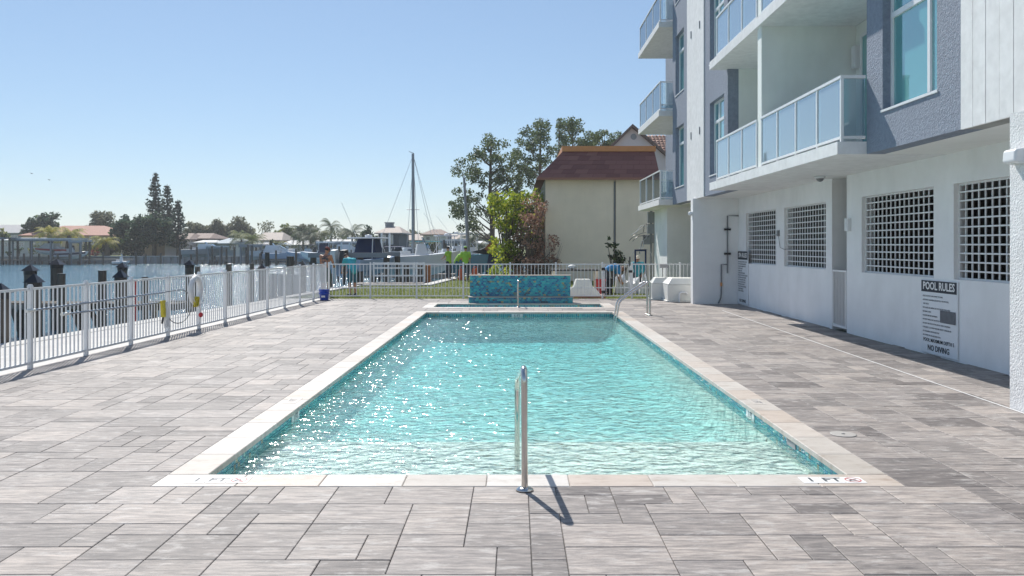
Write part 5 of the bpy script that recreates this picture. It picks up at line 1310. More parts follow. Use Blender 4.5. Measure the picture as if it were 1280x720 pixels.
# ================================================================ BOATS
def boat(label, x, y, z, rz, L, B, H, hull='hull_white', top='ttop', canvas=None, stripe=None, motor=1, name='motor_boat', group=None, topz=2.0, cat='boat', canvas_top='hull_white'):
    t = thing(name, label, cat, (x,y,z), rz, group)
    ns = 13; V = []; F = []
    for i in range(ns):
        u = i/(ns-1); hb = B/2*(1-max(0,(u-.35)/.65)**2.3)*(.93+.07*min(1,u*4)); hb = max(hb,.02)
        sh_ = H*(1+.28*u*u); kz = H*.0+H*.75*max(0,(u-.55)/.45)**2.2; X = -L/2+L*u; ch = kz+(sh_-kz)*.38
        V += [(X+.0,-hb,sh_),(X-.03*L*u*u,-hb*.86,ch),(X-.05*L*u*u,0,kz),(X-.03*L*u*u,hb*.86,ch),(X,hb,sh_),(X,hb*.84,sh_+.03),(X,-hb*.84,sh_+.03)]
    for i in range(ns-1):
        for j in range(4): a = i*7+j; F.append((a,a+1,a+8,a+7))
        F.append((i*7+4,i*7+5,i*7+12,i*7+11)); F.append((i*7+6,i*7,i*7+7,i*7+13))
    F.append((0,6,5,4,3,2,1)); e = (ns-1)*7; F.append((e,e+1,e+2,e+3,e+4,e+5,e+6))
    m_ = MB(); m_.add(V,F,False); m_.build('hull',hull,t,world=False)
    m_ = MB(); D_ = []
    for i in range(ns):
        u = i/(ns-1); d0 = V[i*7+6]; D_ += [(d0[0],d0[1]+.02,d0[2]-(.25 if u < .62 else .0)),(d0[0],-d0[1]-.02,d0[2]-(.25 if u < .62 else .0))]
    for i in range(ns-1): m_.add([D_[2*i],D_[2*i+1],D_[2*i+3],D_[2*i+2]],[(0,1,2,3)])
    m_.build('deck','hull_white',t,world=False)
    if stripe:
        m_ = MB()
        for i in range(ns-2):
            for s in (-1,1):
                o_ = 0 if s < 0 else 4; a, c = V[i*7+o_], V[(i+1)*7+o_]
                m_.add([(a[0],a[1]+s*.012,a[2]-.05),(c[0],c[1]+s*.012,c[2]-.05),(c[0],c[1]*.965+s*.012,c[2]-.05-H*.3),(a[0],a[1]*.965+s*.012,a[2]-.05-H*.3)],[(0,1,2,3)])
        m_.build('hull_stripe',stripe,t,world=False)
    # console, windshield
    m_ = MB(); m_.hexa([(-.1*L,-.3*B*.7,H-.1),(.08*L,-.3*B*.7,H-.1),(.08*L,.3*B*.7,H-.1),(-.1*L,.3*B*.7,H-.1)],[(-.07*L,-.25*B*.7,H+.75),(.03*L,-.25*B*.7,H+.75),(.03*L,.25*B*.7,H+.75),(-.07*L,.25*B*.7,H+.75)]); m_.build('console','hull_white',t,world=False)
    m_ = MB(); m_.hexa([(.03*L,-.24*B*.7,H+.76),(.045*L,-.24*B*.7,H+.76),(.045*L,.24*B*.7,H+.76),(.03*L,.24*B*.7,H+.76)],[(-.01*L,-.22*B*.7,H+1.15),(.0*L,-.22*B*.7,H+1.15),(.0*L,.22*B*.7,H+1.15),(-.01*L,.22*B*.7,H+1.15)]); m_.build('windshield','glass_far',t,world=False)
    m_ = MB(); m_.box(-.28*L,-.16*L,-.22*B,.22*B,H-.12,H+.32); m_.build('seat','canvas_navy' if canvas else 'hull_white',t,world=False)
    if top == 'ttop':
        m_ = MB(); m_.box(-.17*L,.11*L,-.36*B,.36*B,topz,topz+.07); r_ = m_.build('hardtop',canvas_top,t,world=False); md = r_.modifiers.new('bevel','BEVEL'); md.width=.03
        for sx_ in (-.13,.06):
            for sy_ in (-.24,.24):
                m_ = MB(); m_.tube([(sx_*L,sy_*B,H-.05),(sx_*L*1.1,sy_*B*1.15,topz)],.03,6); m_.build('top_leg','frame_white',t,world=False)
        m_ = MB(); m_.tube([(-.1*L,.2*B,topz+.07),(-.3*L,.3*B,topz+1.9)],.012,4); m_.build('antenna','frame_white',t,world=False)
        m_ = MB(); m_.lathe([(0,.0),(.2,0),(.2,.12),(0,.16)],-.02*L,0,topz+.08,12); m_.build('radar','frame_white',t,world=False)
        if canvas:
            m_ = MB(); m_.hexa([(-.10*L,-.30*B,H+.05),(.09*L,-.27*B,H+.05),(.09*L,.27*B,H+.05),(-.10*L,.30*B,H+.05)],[(-.07*L,-.22*B,topz-.01),(.05*L,-.20*B,topz-.01),(.05*L,.20*B,topz-.01),(-.07*L,.22*B,topz-.01)]); m_.build('canvas_enclosure',canvas,t,world=False)
    elif top == 'bimini':
        m_ = MB(); pts = [(-.18*L+.34*L*k/6,(.55+.12*math.sin(PI*k/6))*1) for k in range(7)]
        for k in range(6):
            a, c = pts[k], pts[k+1]; m_.hexa([(a[0],-.4*B,topz-.1+a[1]*.3),(c[0],-.4*B,topz-.1+c[1]*.3),(c[0],.4*B,topz-.1+c[1]*.3),(a[0],.4*B,topz-.1+a[1]*.3)],[(a[0],-.4*B,topz-.06+a[1]*.3),(c[0],-.4*B,topz-.06+c[1]*.3),(c[0],.4*B,topz-.06+c[1]*.3),(a[0],.4*B,topz-.06+a[1]*.3)])
        m_.build('bimini',canvas or 'canvas_teal',t,world=False)
        for sy_ in (-.4,.4):
            m_ = MB(); m_.tube([(0,sy_*B,H),(-.15*L,sy_*B,topz+.05)],.018,5); m_.tube([(0,sy_*B,H),(.13*L,sy_*B,topz+.05)],.018,5); m_.build('bimini_frame','frame_white',t,world=False)
    elif top == 'cabin':
        m_ = MB(); m_.hexa([(-.15*L,-.4*B,H),(.3*L,-.26*B,H+.1),(.3*L,.26*B,H+.1),(-.15*L,.4*B,H)],[(-.12*L,-.33*B,H+.85),(.12*L,-.26*B,H+.85),(.12*L,.26*B,H+.85),(-.12*L,.33*B,H+.85)]); m_.build('cabin','hull_white',t,world=False)
        m_ = MB(); m_.hexa([(.13*L,-.24*B,H+.78),(.27*L,-.22*B,H+.25),(.27*L,.22*B,H+.25),(.13*L,.24*B,H+.78)],[(.14*L,-.24*B,H+.84),(.29*L,-.22*B,H+.28),(.29*L,.22*B,H+.28),(.14*L,.24*B,H+.84)]); m_.build('windshield','glass_far',t,world=False)
    for k in range(motor):
        yo = (k-(motor-1)/2)*.55; m_ = MB(); m_.hexa([(-L/2-.5,yo-.17,H*.75),(-L/2-.05,yo-.17,H*.75),(-L/2-.05,yo+.17,H*.75),(-L/2-.5,yo+.17,H*.75)],[(-L/2-.45,yo-.13,H+.5),(-L/2-.12,yo-.15,H+.55),(-L/2-.12,yo+.15,H+.55),(-L/2-.45,yo+.13,H+.5)]); m_.tube([(-L/2-.25,yo,H*.75),(-L/2-.25,yo,-.35)],[.10,.07],6); m_.build('outboard_motor','black_plastic' if k%2 == 0 else 'white_plastic',t,world=False)
    return t
boat('pale blue hulled boat with navy canvas under a white hardtop on the lift',PXX(462,45),45,.15,R(74),6.4,2.3,.9,'hull_paleblue','ttop','canvas_navy',topz=2.03,motor=2)
boat('white open boat with low hull moored beside the mast',PXX(528,49),49,.0,R(12),4.6,2.1,1.15,'hull_white',None,motor=1)
boat('teal hulled boat with high bow pointing right toward the shrub',PXX(584,56),56,-.2,R(6),5.2,2.2,1.25,'hull_teal',None,motor=1)
boat('white centre console boat with white hardtop behind the teal boat',PXX(560,66),66,-.2,R(15),6.2,2.3,1.0,'hull_white','ttop',topz=2.75)
boat('white boat with teal bimini left of the hardtop boats',PXX(533,60),60,-.2,R(-12),5.5,2.2,1.0,'hull_white','bimini','canvas_teal',topz=2.2)
boat('cabin cruiser with white hull right of the mast',PXX(515,70),70,-.4,R(20),7,2.6,1.2,'hull_white','cabin')
boat('white hardtop boat farther out beyond the teal boat',PXX(590,74),74,-.2,R(8),7,2.4,1.1,'hull_white','ttop',topz=3.0)
boat('small white boat left of the tall mast base',PXX(497,64),64,-.4,R(70),5,2.1,1.0,'hull_white','bimini','canvas_navy',topz=2.0)
boat('white motor boat under the far flat dock roof at centre',PXX(430,110),110,-.1,R(10),7,2.5,1.2,'hull_white','cabin')
boat('white boat with dark canvas behind the two men',PXX(405,96),96,-.3,R(170),6,2.4,1.1,'hull_white','ttop','canvas_navy',topz=2.4)
boat('white hulled cruiser at the far dock, left of the moored row',PXX(341,122),122,-.3,R(5),7.0,2.6,1.3,'hull_white','cabin')
boat('blue striped boat at the far dock, right of the moored row',PXX(358,121),121,-.6,R(4),6.5,2.5,1.2,'hull_paleblue','ttop',topz=2.6)
boat('pale shrouded boat on a lift at the far dock left of the low house',PXX(257,122),122,.1,R(4),6.5,2.4,1.1,'dock_box','cabin')
boat('red striped speed boat on a lift under the flat roofed shelter',PXX(65,124),124,.35,R(176),6.0,2.4,.95,'hull_white','cabin',stripe='hull_red')
boat('dark blue boat with white hull at the right end of the shelter',PXX(90,123.5),123.5,-.2,R(15),4.6,2.2,.9,'hull_white',None,stripe='canvas_navy')
boat('small white jet boat hull on the dock beside the dark trees',PXX(152,119),119,-1.0,R(8),2.4,1.2,.45,'hull_white',None,motor=0)
boat('boat with dark hull behind the far dock at centre left',PXX(384,118),118,-.6,R(175),6.4,2.4,1.2,'hull_paleblue','bimini','canvas_navy',topz=2.4)
boat('low white skiff tied beside the pale blue hulled boat',PXX(470,58),58,-.4,R(30),5,2,1.0,'hull_white',None)
boat('white sport boat with tall hardtop beside the leaning pole',PXX(572,84),84,-.2,R(14),7,2.5,1.2,'hull_white','ttop',topz=3.2)
# sailboat
D = 58
t = boat('sailboat with tall grey mast and stays among the motor boats',PXX(517,D),D,-.7,R(96),9.5,2.8,1.1,'hull_white','cabin',name='sailboat',motor=0)
mx = PXX(516.5,D); wz = PZZ(192,D); 
bx_, by_, bz_ = t.location
inv = Matrix.Rotation(-t.rotation_euler.z,3,'Z')
def loc_(x,y,z): return tuple(inv @ Vector((x-bx_,y-by_,z-bz_)))
m_ = MB(); m_.tube([loc_(mx,D,.2),loc_(mx,D,4.0),loc_(mx-.02,D,wz)],[.12,.115,.095],8); mast = m_.build('mast','mast_grey',t,world=False)
for (px,py,yy) in ((474,286,D-4.2),(508,312,D+.9),(524,312,D-.9),(549,297,D+4.5),(543,294,D+4.4)):
    m_ = MB(); m_.tube([loc_(mx,D,wz-.1 if px not in (508,524) else wz-.4),loc_(PXX(px,yy),yy,PZZ(py if py<300 else 316,yy)-(0 if py>300 else 1.0))],.014,4); m_.build('stay','rope_light',mast,world=False)
m_ = MB(); m_.tube([loc_(mx-.45,D,PZZ(262,D)),loc_(mx+.45,D,PZZ(262,D))],.03,5); m_.build('spreader','mast_grey',mast,world=False)
m_ = MB(); m_.tube([loc_(mx-.3,D,wz+.15),loc_(mx+.05,D,wz+.02)],.02,4); m_.build('wind_vane','mast_grey',mast,world=False)
m_ = MB(); m_.tube([loc_(mx,D,1.0),loc_(mx+.2,D+3.4,1.05)],.07,8); m_.build('boom','mast_grey',t,world=False)
t = thing('leaning_pole','grey wooden pole leaning slightly among the boats before the tall tree','pole',(PXX(587,50),50,-.03)); m_ = MB()
m_.tube([(PXX(587,50),50,-.1),(PXX(583,50),50,PZZ(270,50)),(PXX(580,50),50,PZZ(222,50))],[.12,.10,.07],8); m_.build('shaft','dock_box',t)
m_ = MB(); m_.tube([(PXX(580,50),50,PZZ(222,50)),(PXX(580,50),50,PZZ(218,50))],[.03,.02],6); m_.build('tip','lead_grey',t)
t = thing('tarpaulin','dark and rusty brown tarpaulin draped beside the bright shrub','tarpaulin',(PXX(605,50),50,.3)); m_ = MB()
m_.add([(PXX(588,50),50,PZZ(315,50)),(PXX(602,50),49.6,PZZ(312,50)),(PXX(618,50),50,PZZ(303,50)),(PXX(622,50),50.4,PZZ(318,50)),(PXX(604,50),50.2,PZZ(318,50)),(PXX(596,50),50.6,PZZ(314,50))],[(0,1,4),(1,2,3,4),(0,5,1),(5,2,1)]); m_.build('dark_sheet','tarp_dark',t)
m_ = MB(); m_.add([(PXX(606,49.9),49.5,PZZ(311,50)),(PXX(612,50),49.4,PZZ(304,50)),(PXX(622,50),49.6,PZZ(300,50)),(PXX(622,50),49.4,PZZ(313,50)),(PXX(612,50),49.6,PZZ(316,50))],[(0,1,4),(1,2,3,4)]); m_.build('brown_sheet','tarp_brown',t)
m_ = MB(); m_.hexa([(PXX(606,50),50.2,0),(PXX(622,50),50.2,0),(PXX(622,50),51,0),(PXX(606,50),51,0)],[(PXX(611,50),50.3,1.3),(PXX(620,50),50.3,1.3),(PXX(620,50),50.9,1.3),(PXX(611,50),50.9,1.3)]); m_.build('covered_heap','canvas_navy',t)

# far docks with shelters
def shelter(label, px0, px1, D, pyr, z=0, posts=4, mat='roof_white', dep=5, under=True):
    t = thing('boat_shelter', label, 'boat shelter', (PXX((px0+px1)/2,D),D,-1)); x0, x1 = PXX(px0,D), PXX(px1,D); zr = PZZ(pyr,D)
    m_ = MB(); m_.box(x0,x1,D-dep/2,D+dep/2,zr-.12,zr+.08); m_.build('roof',mat,t)
    m_ = MB(); m_.box(x0+.05,x1-.05,D-dep/2-.03,D-dep/2+.1,zr-.38,zr-.121); m_.build('fascia','grey_paint',t)
    for i in range(posts):
        for s in (-1,1):
            xx = x0+.3+(x1-x0-.6)*i/(posts-1); m_ = MB(); m_.box(xx-.11,xx+.11,D+s*(dep/2-.25)-.11,D+s*(dep/2-.25)+.11,-2,zr-.122); m_.build('post','wood_pile' if s > 0 else 'grey_paint',t)
    return t
shelter('long flat pale roofed boat shelter over the red striped boat',25,100,124,298.5,posts=4,mat='roof_white')
shelter('dark beamed flat shelter cut by the left frame edge',-30,13,120,297.5,posts=3,mat='grey_paint')
shelter('small blue grey canopy at the right end of the long shelter',92,109,121,301,posts=2,mat='roof_bluegrey',dep=3)
shelter('flat roofed boat shelter behind the two men at centre',400,482,112,302.5,posts=5,mat='roof_white')
shelter('low dark shelter roof beside the pale shrouded boat',262,282,121,308,posts=2,mat='roof_white',dep=3)
shelter('open white shelter right of the low blue house',302,332,122,306,posts=3,mat='roof_grey',dep=3)
shelter('flat shelter roof over boats right of the mast',552,585,92,300,posts=3,mat='roof_white',dep=4)
def fdock(label, px0, px1, D, z=-.05): return dock(label, PXX(px0,D), PXX(px1,D), D, D+1.6, z, max(4,int((px1-px0)/9)))
fdock('far timber dock under the long boat shelter',-25,110,121.5,-.25)
fdock('low floating timber dock left of the bench wall',112,165,121,-.2)
fdock('far dock platform below the pale shrouded boat',238,285,120,-.3)
fdock('far timber dock behind the row of moored boats',322,402,119.5,-.2)
fdock('timber dock under the flat roof behind the two men',396,500,106,-.1)
fdock('timber dock behind the sailboat among the white boats',500,600,78,-.2)
far_p = [(3,300,121),(12,297.5,119.5),(30,317,120),(49,317,120),(72,317,119),(87,317,119),(100,317,118.5),(129,315,119),(170,315,119),(182,318,124),(201,317,124),(225,306,121),(239,307,121),(246,309,120),(265,308,119),(277,308,119),(293,309,121),(310,306,120),(315,307,118),(325,317,119),(345,313,117),(370,311,117),(392,311,116),(399,309,112),(424,308,108),(495,312,90),(545,312,80),(568,311,78)]
names_ = ['by the left shelter edge','at the left shelter corner','under the long shelter, left','under the long shelter, second','under the long shelter, middle','under the long shelter, fourth','at the right end of the long shelter','before the low golden palm','before the dark undergrowth','against the panelled seawall, left','against the panelled seawall, middle','before the pinkish house','left of the pale shrouded boat','just right of that left of the pale shrouded boat','right of the pale shrouded boat','under the low dark shelter','before the low blue grey house','before the narrow blue house','right of the narrow blue house','left of the far cruiser','between cruiser and striped boat','right of the striped boat','before the dark palms','left of the shirtless man','before the flat roofed shelter','left of the sailboat','right of the sailboat','beside the teal bimini boats']
for (px,py,D_), nm in zip(far_p, names_):
    piling('thin dark far piling '+nm, px, py, D_, .15, False, 'thin pilings along the far docks')
piling('tall thin post rising right of the sailboat mast', 555, 300, 70, .07, False)
# sky birds: tiny, two
for (px,py,lab) in ((62,225,'dark bird gliding high over the far houses'),(40,217,'fainter bird gliding left of the darker one')):
    Y = 150; x, z = PXX(px,Y), PZZ(py,Y); t = MB(); t.ell((x,Y,z),(.2,.07,.05),8,5)
    t.add([(x-.1,Y-.1,z),(x+.15,Y-.1,z),(x-.25,Y-.4,z+.16)],[(0,1,2)]); t.add([(x-.1,Y+.1,z),(x+.15,Y+.1,z),(x-.25,Y+.4,z+.16)],[(0,1,2)]); tag(t.build('bird','dark'),lab,'bird')

# ================================================================ PEOPLE
def loft(pts, rad, n=14, side=Vector((1,0,0))):
    """closed rounded tapering volume through pts; rad: r or (rx,ry)"""
    pts = [Vector(p) for p in pts]; rad = [(r_,r_) if not isinstance(r_,tuple) else r_ for r_ in rad]
    P, Q, T = [], [], []
    d0 = (pts[1]-pts[0]).normalized(); d1 = (pts[-1]-pts[-2]).normalized()
    for a in (.12,.5,1.0):
        k = math.cos(a*PI/2); P.append(pts[0]-d0*min(rad[0])*k); s_ = math.sin(a*PI/2); Q.append((rad[0][0]*s_,rad[0][1]*s_)); T.append(d0)
    for i in range(1,len(pts)):
        for u in (.5,1.0):
            P.append(pts[i-1].lerp(pts[i],u)); Q.append(tuple(rad[i-1][c]*(1-u)+rad[i][c]*u for c in (0,1)))
            T.append(((pts[i]-pts[i-1]).normalized() if (u < 1 or i == len(pts)-1) else (pts[i+1]-pts[i-1]).normalized()))
    for a in (.5,.12):
        s_ = math.sin(a*PI/2); k = math.cos(a*PI/2); P.append(pts[-1]+d1*min(rad[-1])*k); Q.append((rad[-1][0]*s_,rad[-1][1]*s_)); T.append(d1)
    m_ = MB(); V = []
    for p, q, t in zip(P,Q,T):
        a = side-t*side.dot(t)
        if a.length < .2: a = Vector((0,1,0))-t*t.y
        a.normalize(); b_ = t.cross(a)
        V += [tuple(p+a*math.cos(2*PI*k/n)*q[0]+b_*math.sin(2*PI*k/n)*q[1]) for k in range(n)]
    F = [(i*n+k,i*n+(k+1)%n,(i+1)*n+(k+1)%n,(i+1)*n+k) for i in range(len(P)-1) for k in range(n)]
    F += [tuple(range(n-1,-1,-1)), tuple(range(len(V)-n,len(V)))]
    m_.add(V, F); return m_
def fuse(name, parts, mat, vox=.014, it=2):
    me = bpy.data.meshes.new(name); bm = bmesh.new()
    for e_ in parts:
        tmp = bpy.data.meshes.new('t'); tmp.from_pydata(e_.v, [], e_.f); b2 = bmesh.new(); b2.from_mesh(tmp); bmesh.ops.recalc_face_normals(b2, faces=b2.faces); b2.to_mesh(tmp); b2.free(); bm.from_mesh(tmp); bpy.data.meshes.remove(tmp)
    bm.to_mesh(me); bm.free(); o = bpy.data.objects.new(name, me); COL.objects.link(o)
    m = o.modifiers.new('r','REMESH'); m.mode = 'VOXEL'; m.voxel_size = vox; m.use_smooth_shade = True
    m2 = o.modifiers.new('s','SMOOTH'); m2.iterations = it; m2.factor = .5
    dg = bpy.context.evaluated_depsgraph_get(); out = bpy.data.meshes.new_from_object(o.evaluated_get(dg)); bpy.data.objects.remove(o); bpy.data.meshes.remove(me)
    out.polygons.foreach_set('use_smooth', [True]*len(out.polygons)); out.materials.clear(); out.materials.append(MATS[mat]); out.name = name; return out
def person(label, loc, rz, J, skin='skin', top=None, bottom='dark_cloth', hair='hair_dark', hat=None, shoes=None, sleeves=.5, legs_len=1.0, scale=1, vox=.014, longp=False):
    """J: joints in local metres, person faces +y. keys: hip, waist, chest, neck, head, (l/r)sh, el, wr, hp, kn, an"""
    t = thing('person', label, 'person', loc, rz)
    V = lambda k: Vector(J[k]); extra = []
    fwdv = (V('lhp')-V('rhp')).normalized()*-1
    nb_ = V('chest').lerp(V('neck'),.72)
    extra.append(loft([V('hip')-(V('waist')-V('hip'))*.25, V('waist'), V('chest'), nb_], [(.155,.115),(.138,.102),(.172,.118),(.09,.07)]))
    extra.append(loft([nb_, V('neck').lerp(V('head'),.6)], [.060,.054]))
    for s in 'lr':
        extra.append(loft([V('chest').lerp(V(s+'sh'),.45), V(s+'sh')], [.085,.068]))
        extra.append(loft([V(s+'sh'), V(s+'el')], [.060,.043])); extra.append(loft([V(s+'el'), V(s+'wr')], [.043,.028]))
        d = (V(s+'wr')-V(s+'el')).normalized(); pal = V(s+'wr')+d*.05
        side = d.cross(Vector((0,0,1))); side = side.normalized() if side.length > .1 else Vector((0,1,0))
        extra.append(loft([V(s+'wr')+d*.01, pal+d*.03], [(.030,.02),(.042,.019)], side=side)); fold = side.cross(d).normalized()*(-.35)
        for k in range(4):
            f_ = MB(); b0 = pal+side*(k-1.5)*.021+d*.03; L_ = (.062,.074,.070,.054)[k]; f_.tube([tuple(b0),tuple(b0+d*L_*.5+fold*.012),tuple(b0+d*L_*.9+fold*.05)],[.0105,.0095,.008],6); extra.append(f_)
        f_ = MB(); b0 = V(s+'wr')+d*.03+side*.03; f_.tube([tuple(b0),tuple(b0+d*.03+side*.028),tuple(b0+d*.06+side*.034)],[.013,.011,.009],6); extra.append(f_)
        extra.append(loft([V(s+'hp')+Vector((0,0,.04)), V(s+'kn')], [.092,.057])); extra.append(loft([V(s+'kn'), V(s+'kn').lerp(V(s+'an'),.35), V(s+'an')], [.057,.056,.038]))
        fd = Vector(J.get(s+'toe', tuple(V(s+'an')+Vector((0,.17,-.05))))); extra.append(loft([V(s+'an')+Vector((0,-.02,-.03)), fd], [(.036,.034),(.042,.022)]))
    H_ = V('head'); hd = (V('head')-V('neck')).normalized(); fwd = Vector(J.get('face',(0,1,0))).normalized(); fwd = (fwd-hd*fwd.dot(hd)).normalized(); sd2 = hd.cross(fwd)
    def hp(a, b_, c): return tuple(H_+sd2*a+fwd*b_+hd*c)
    Mh = Matrix((sd2, fwd, hd)).transposed()
    def ellr(c, r_, nu=14, nv=10):
        e_ = MB(); e_.ell((0,0,0), r_, nu, nv); e_.v = [tuple(H_+Mh@(Vector(v)+Vector(c))) for v in e_.v]; return e_
    extra += [ellr((0,-.008,.02),(.076,.094,.098)), ellr((0,.03,-.05),(.056,.066,.068)), ellr((0,.092,-.012),(.014,.024,.026),8,6), ellr((.078,0,-.005),(.014,.024,.034),8,6), ellr((-.078,0,-.005),(.014,.024,.034),8,6), ellr((0,.082,-.055),(.026,.014,.012),8,6), ellr((0,.078,-.094),(.028,.020,.02),8,6), ellr((0,.075,.028),(.062,.020,.014),8,6)]
    body = fuse('body', extra, skin, vox)
    bo = put('body', body, t)
    for s in (-1,1):
        e_ = ellr((s*.03,.083,.008),(.012,.008,.008),8,6); e_.build('eye','dark',t,world=False)
    hm = ellr((0,-.022,.042),(.085,.094,.088)); hm.build('hair',hair,t,world=False)
    if hat:
        h_ = ellr((0,-.012,.060),(.092,.104,.080)); m2 = ellr((0,.11,.045),(.07,.075,.010),12,6); h_.add(m2.v, m2.f, True); h_.build('cap',hat,t,world=False)
    hipb = V('hip')-(V('waist')-V('hip')).normalized()*.03
    if top:
        P = [loft([hipb, V('waist'), V('chest'), nb_], [(.178,.138),(.160,.124),(.192,.138),(.098,.080)])]
        for s in 'lr':
            P.append(loft([V('chest').lerp(V(s+'sh'),.45), V(s+'sh')], [.105,.084]))
            if sleeves > 1: P += [loft([V(s+'sh'), V(s+'el')], [.078,.060]), loft([V(s+'el'), V(s+'el').lerp(V(s+'wr'),sleeves-1)], [.060,.044])]
            else: P.append(loft([V(s+'sh'), V(s+'sh').lerp(V(s+'el'),sleeves)], [.080,.066]))
        put('shirt', fuse('shirt', P, top, .018), t)
    P = [loft([V('hip')-(V('waist')-V('hip'))*.2, V('hip').lerp(V('waist'),.35)], [(.170,.130),(.158,.122)])]
    for s in 'lr':
        P.append(loft([V(s+'hp')+Vector((0,0,.03)), V(s+'kn')], [.110,.080]) if longp else loft([V(s+'hp')+Vector((0,0,.03)), V(s+'hp').lerp(V(s+'kn'),.86)], [.112,.092]))
        if longp: P.append(loft([V(s+'kn'), V(s+'kn').lerp(V(s+'an'),.82)], [.080,.066]))
    nm_ = 'trousers' if longp else 'shorts'; put(nm_, fuse(nm_, P, bottom, .018), t)
    if shoes:
        for s in 'lr':
            a = V(s+'an'); tt = Vector(J.get(s+'toe', tuple(a+Vector((0,.17,-.05))))); put('shoe', fuse('shoe', [loft([a+Vector((0,-.035,-.025)), (a+tt)/2+Vector((0,0,-.010)), tt+Vector((0,.01,0))], [(.048,.046),(.050,.040),(.044,.028)])], shoes, .012), t)
    return t
# facing +y is away from the viewer
stand = dict(hip=(0,0,.95),waist=(0,.0,1.12),chest=(0,.02,1.36),neck=(0,.03,1.52),head=(0,.06,1.66),lsh=(-.19,.02,1.44),rsh=(.19,.02,1.44),lel=(-.25,.14,1.20),rel=(.24,.12,1.19),lwr=(-.14,.36,1.12),rwr=(.16,.35,1.08),lhp=(-.09,0,.90),rhp=(.09,0,.90),lkn=(-.11,.02,.50),rkn=(.11,.03,.50),lan=(-.11,0,.075),ran=(.11,-.01,.075),face=(.25,1,0))
tc = person('shirtless tattooed man in red cap and dark shorts by the fence corner', (PXX(407,29.6),29.6,-.03), R(-12), dict(stand,head=(.03,.07,1.65)), bottom='green_short', hat='cap_red', shoes='dark_cloth')
# tattoo ink as flat print in the skin material of this man
def tattoo():
    m, nt, b = nt_of('tattooed_skin'); v = mapped(nt,'object',(1,1,1)); n = noise(nt, v, 16, 5, .7)
    tcn = nt.nodes.new('ShaderNodeTexCoord'); vm = nt.nodes.new('ShaderNodeVectorMath'); vm.operation = 'DISTANCE'; nt.links.new(tcn.outputs['Object'], vm.inputs[0]); vm.inputs[1].default_value = (.0,-.12,1.34)
    mk = ramp(nt, vm.outputs['Value'], [(.13,(1,1,1)),(.20,(0,0,0))]); nn = ramp(nt, n, [(.46,(0,0,0)),(.50,(1,1,1))])
    f = mixc(nt, 1, mk, nn, 'MULTIPLY'); nt.links.new(mixc(nt, f, (.44,.20,.12), (.05,.04,.045)), b.inputs['Base Color']); b.inputs['Roughness'].default_value = .45
    b.inputs['Subsurface Weight'].default_value = 0; return m
for c in tc.children:
    if c.name.startswith('body'): c.data.materials[0] = tattoo()
bent = dict(hip=(0,0,.93),waist=(0,.06,1.08),chest=(0,.20,1.26),neck=(0,.33,1.36),head=(-.02,.46,1.41),lsh=(-.19,.24,1.30),rsh=(.19,.24,1.30),lel=(-.22,.36,1.05),rel=(.20,.38,1.04),lwr=(-.14,.55,.88),rwr=(.10,.56,.86),lhp=(-.09,0,.88),rhp=(.09,0,.88),lkn=(-.11,.04,.49),rkn=(.11,.05,.49),lan=(-.11,0,.075),ran=(.11,.0,.075),face=(-.2,.6,-.6))
person('man in cyan shirt and blue shorts bending forward beside the shirtless man', (PXX(441,29.8),29.8,-.03), R(40), bent, top='cyan_cloth', bottom='blue_short', shoes='dark_cloth', sleeves=.7)
stoop = dict(hip=(0,0,.86),waist=(0,.14,.98),chest=(0,.38,1.04),neck=(0,.54,1.02),head=(0,.66,.96),lsh=(-.19,.42,1.04),rsh=(.19,.42,1.04),lel=(-.22,.48,.78),rel=(.22,.48,.78),lwr=(-.14,.58,.52),rwr=(.14,.58,.50),lhp=(-.09,0,.82),rhp=(.09,0,.82),lkn=(-.12,.10,.46),rkn=(.12,.10,.46),lan=(-.12,0,.075),ran=(.12,0,.075),face=(0,.4,-1))
person('person in bright blue shirt stooping over behind the gate', (PXX(757,30.4),30.4,-.03), R(-80), stoop, top='blue_cloth', bottom='dark_cloth', shoes='dark_cloth', longp=True, sleeves=.9)
low = dict(stand); low = {k:(v[0],v[1],v[2]*.78) if k != 'face' else (0,-1,-.2) for k,v in low.items()}
low.update(head=(0,.04,1.30),neck=(0,.03,1.19),chest=(0,.02,1.06),lwr=(-.2,.2,.72),rwr=(.2,.2,.72))
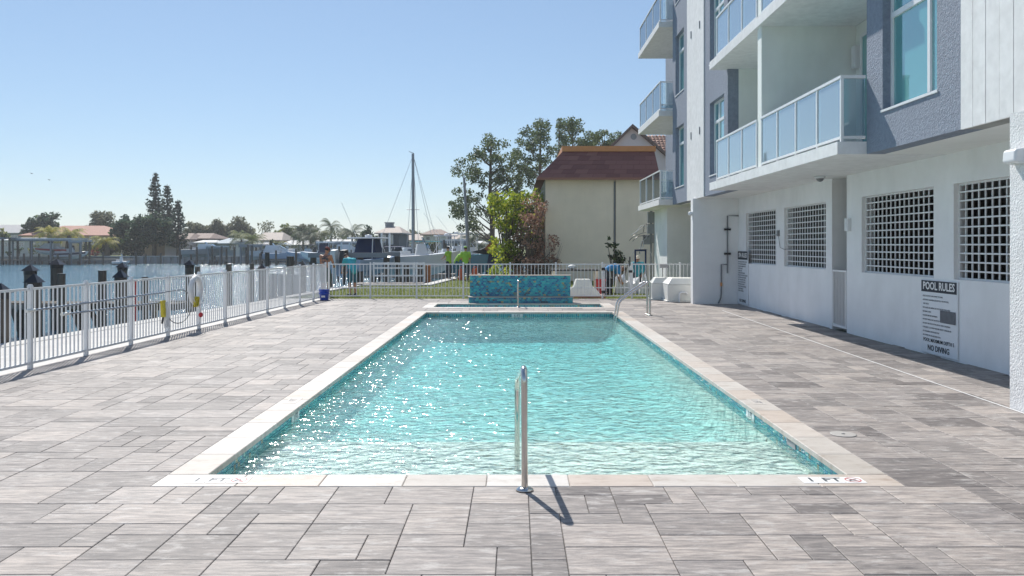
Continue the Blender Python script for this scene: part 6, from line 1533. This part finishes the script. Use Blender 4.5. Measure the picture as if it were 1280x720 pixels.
low['face'] = (.1,1,-.25)
person('person in long sleeved blue top leaning forward beside the hand truck', (PXX(797,32),32,-.03), R(165), low, top='cyan_cloth', bottom='dark_cloth', hat='cream_wall', shoes='dark_cloth', longp=True, sleeves=1.8)
person('worker in lime vest, leftmost of the three on the seawall', (PXX(561,44),44,-.03), R(60), stand, top='hivis', bottom='dark_cloth', shoes='dark_cloth', longp=True, sleeves=.4, vox=.02)
bent2 = dict(bent)
person('worker in lime and dark clothing bending in the middle of the three', (PXX(570.5,45),45,-.03), R(-70), bent2, top='hivis', bottom='blue_short', shoes='dark_cloth', longp=True, sleeves=.4, vox=.02)
person('worker in bright lime shirt seen from behind, rightmost of the three', (PXX(582,42.5),42.5,-.03), R(5), stand, top='hivis', bottom='dark_cloth', shoes='dark_cloth', longp=True, sleeves=.8, hat='hivis', vox=.02)
for nm, lab, px, Y_ in (('jerrycan','orange container on the ground left of the rightmost worker',577,43),('jerrycan','orange container on the ground right of the rightmost worker',593.5,43)):
    m_ = MB(); x = PXX(px,Y_); m_.hexa([(x-.17,Y_-.12,-.03),(x+.17,Y_-.12,-.03),(x+.17,Y_+.12,-.03),(x-.17,Y_+.12,-.03)],[(x-.14,Y_-.1,.55),(x+.12,Y_-.1,.62),(x+.12,Y_+.1,.62),(x-.14,Y_+.1,.55)]); m_.tube([(x-.1,Y_,.56),(x-.06,Y_,.68),(x+.06,Y_,.7),(x+.1,Y_,.62)],.02,6); tag(m_.build(nm,'orange_cloth'),lab,'container')

# ================================================================ HAZE
m, nt, b = nt_of('haze_air'); nt.nodes.remove(b); pv = nt.nodes.new('ShaderNodeVolumePrincipled')
pv.inputs['Color'].default_value = (.93, .96, 1, 1); pv.inputs['Density'].default_value = HAZE; pv.inputs['Anisotropy'].default_value = .3
nt.links.new(pv.outputs[0], nt.nodes['Material Output'].inputs['Volume']); MATS['haze_air'] = m
b = MB(); b.box(-1510, 1510, -210, 3010, -3.5, 16.5); hz = b.build('haze', 'haze_air', kind='stuff')
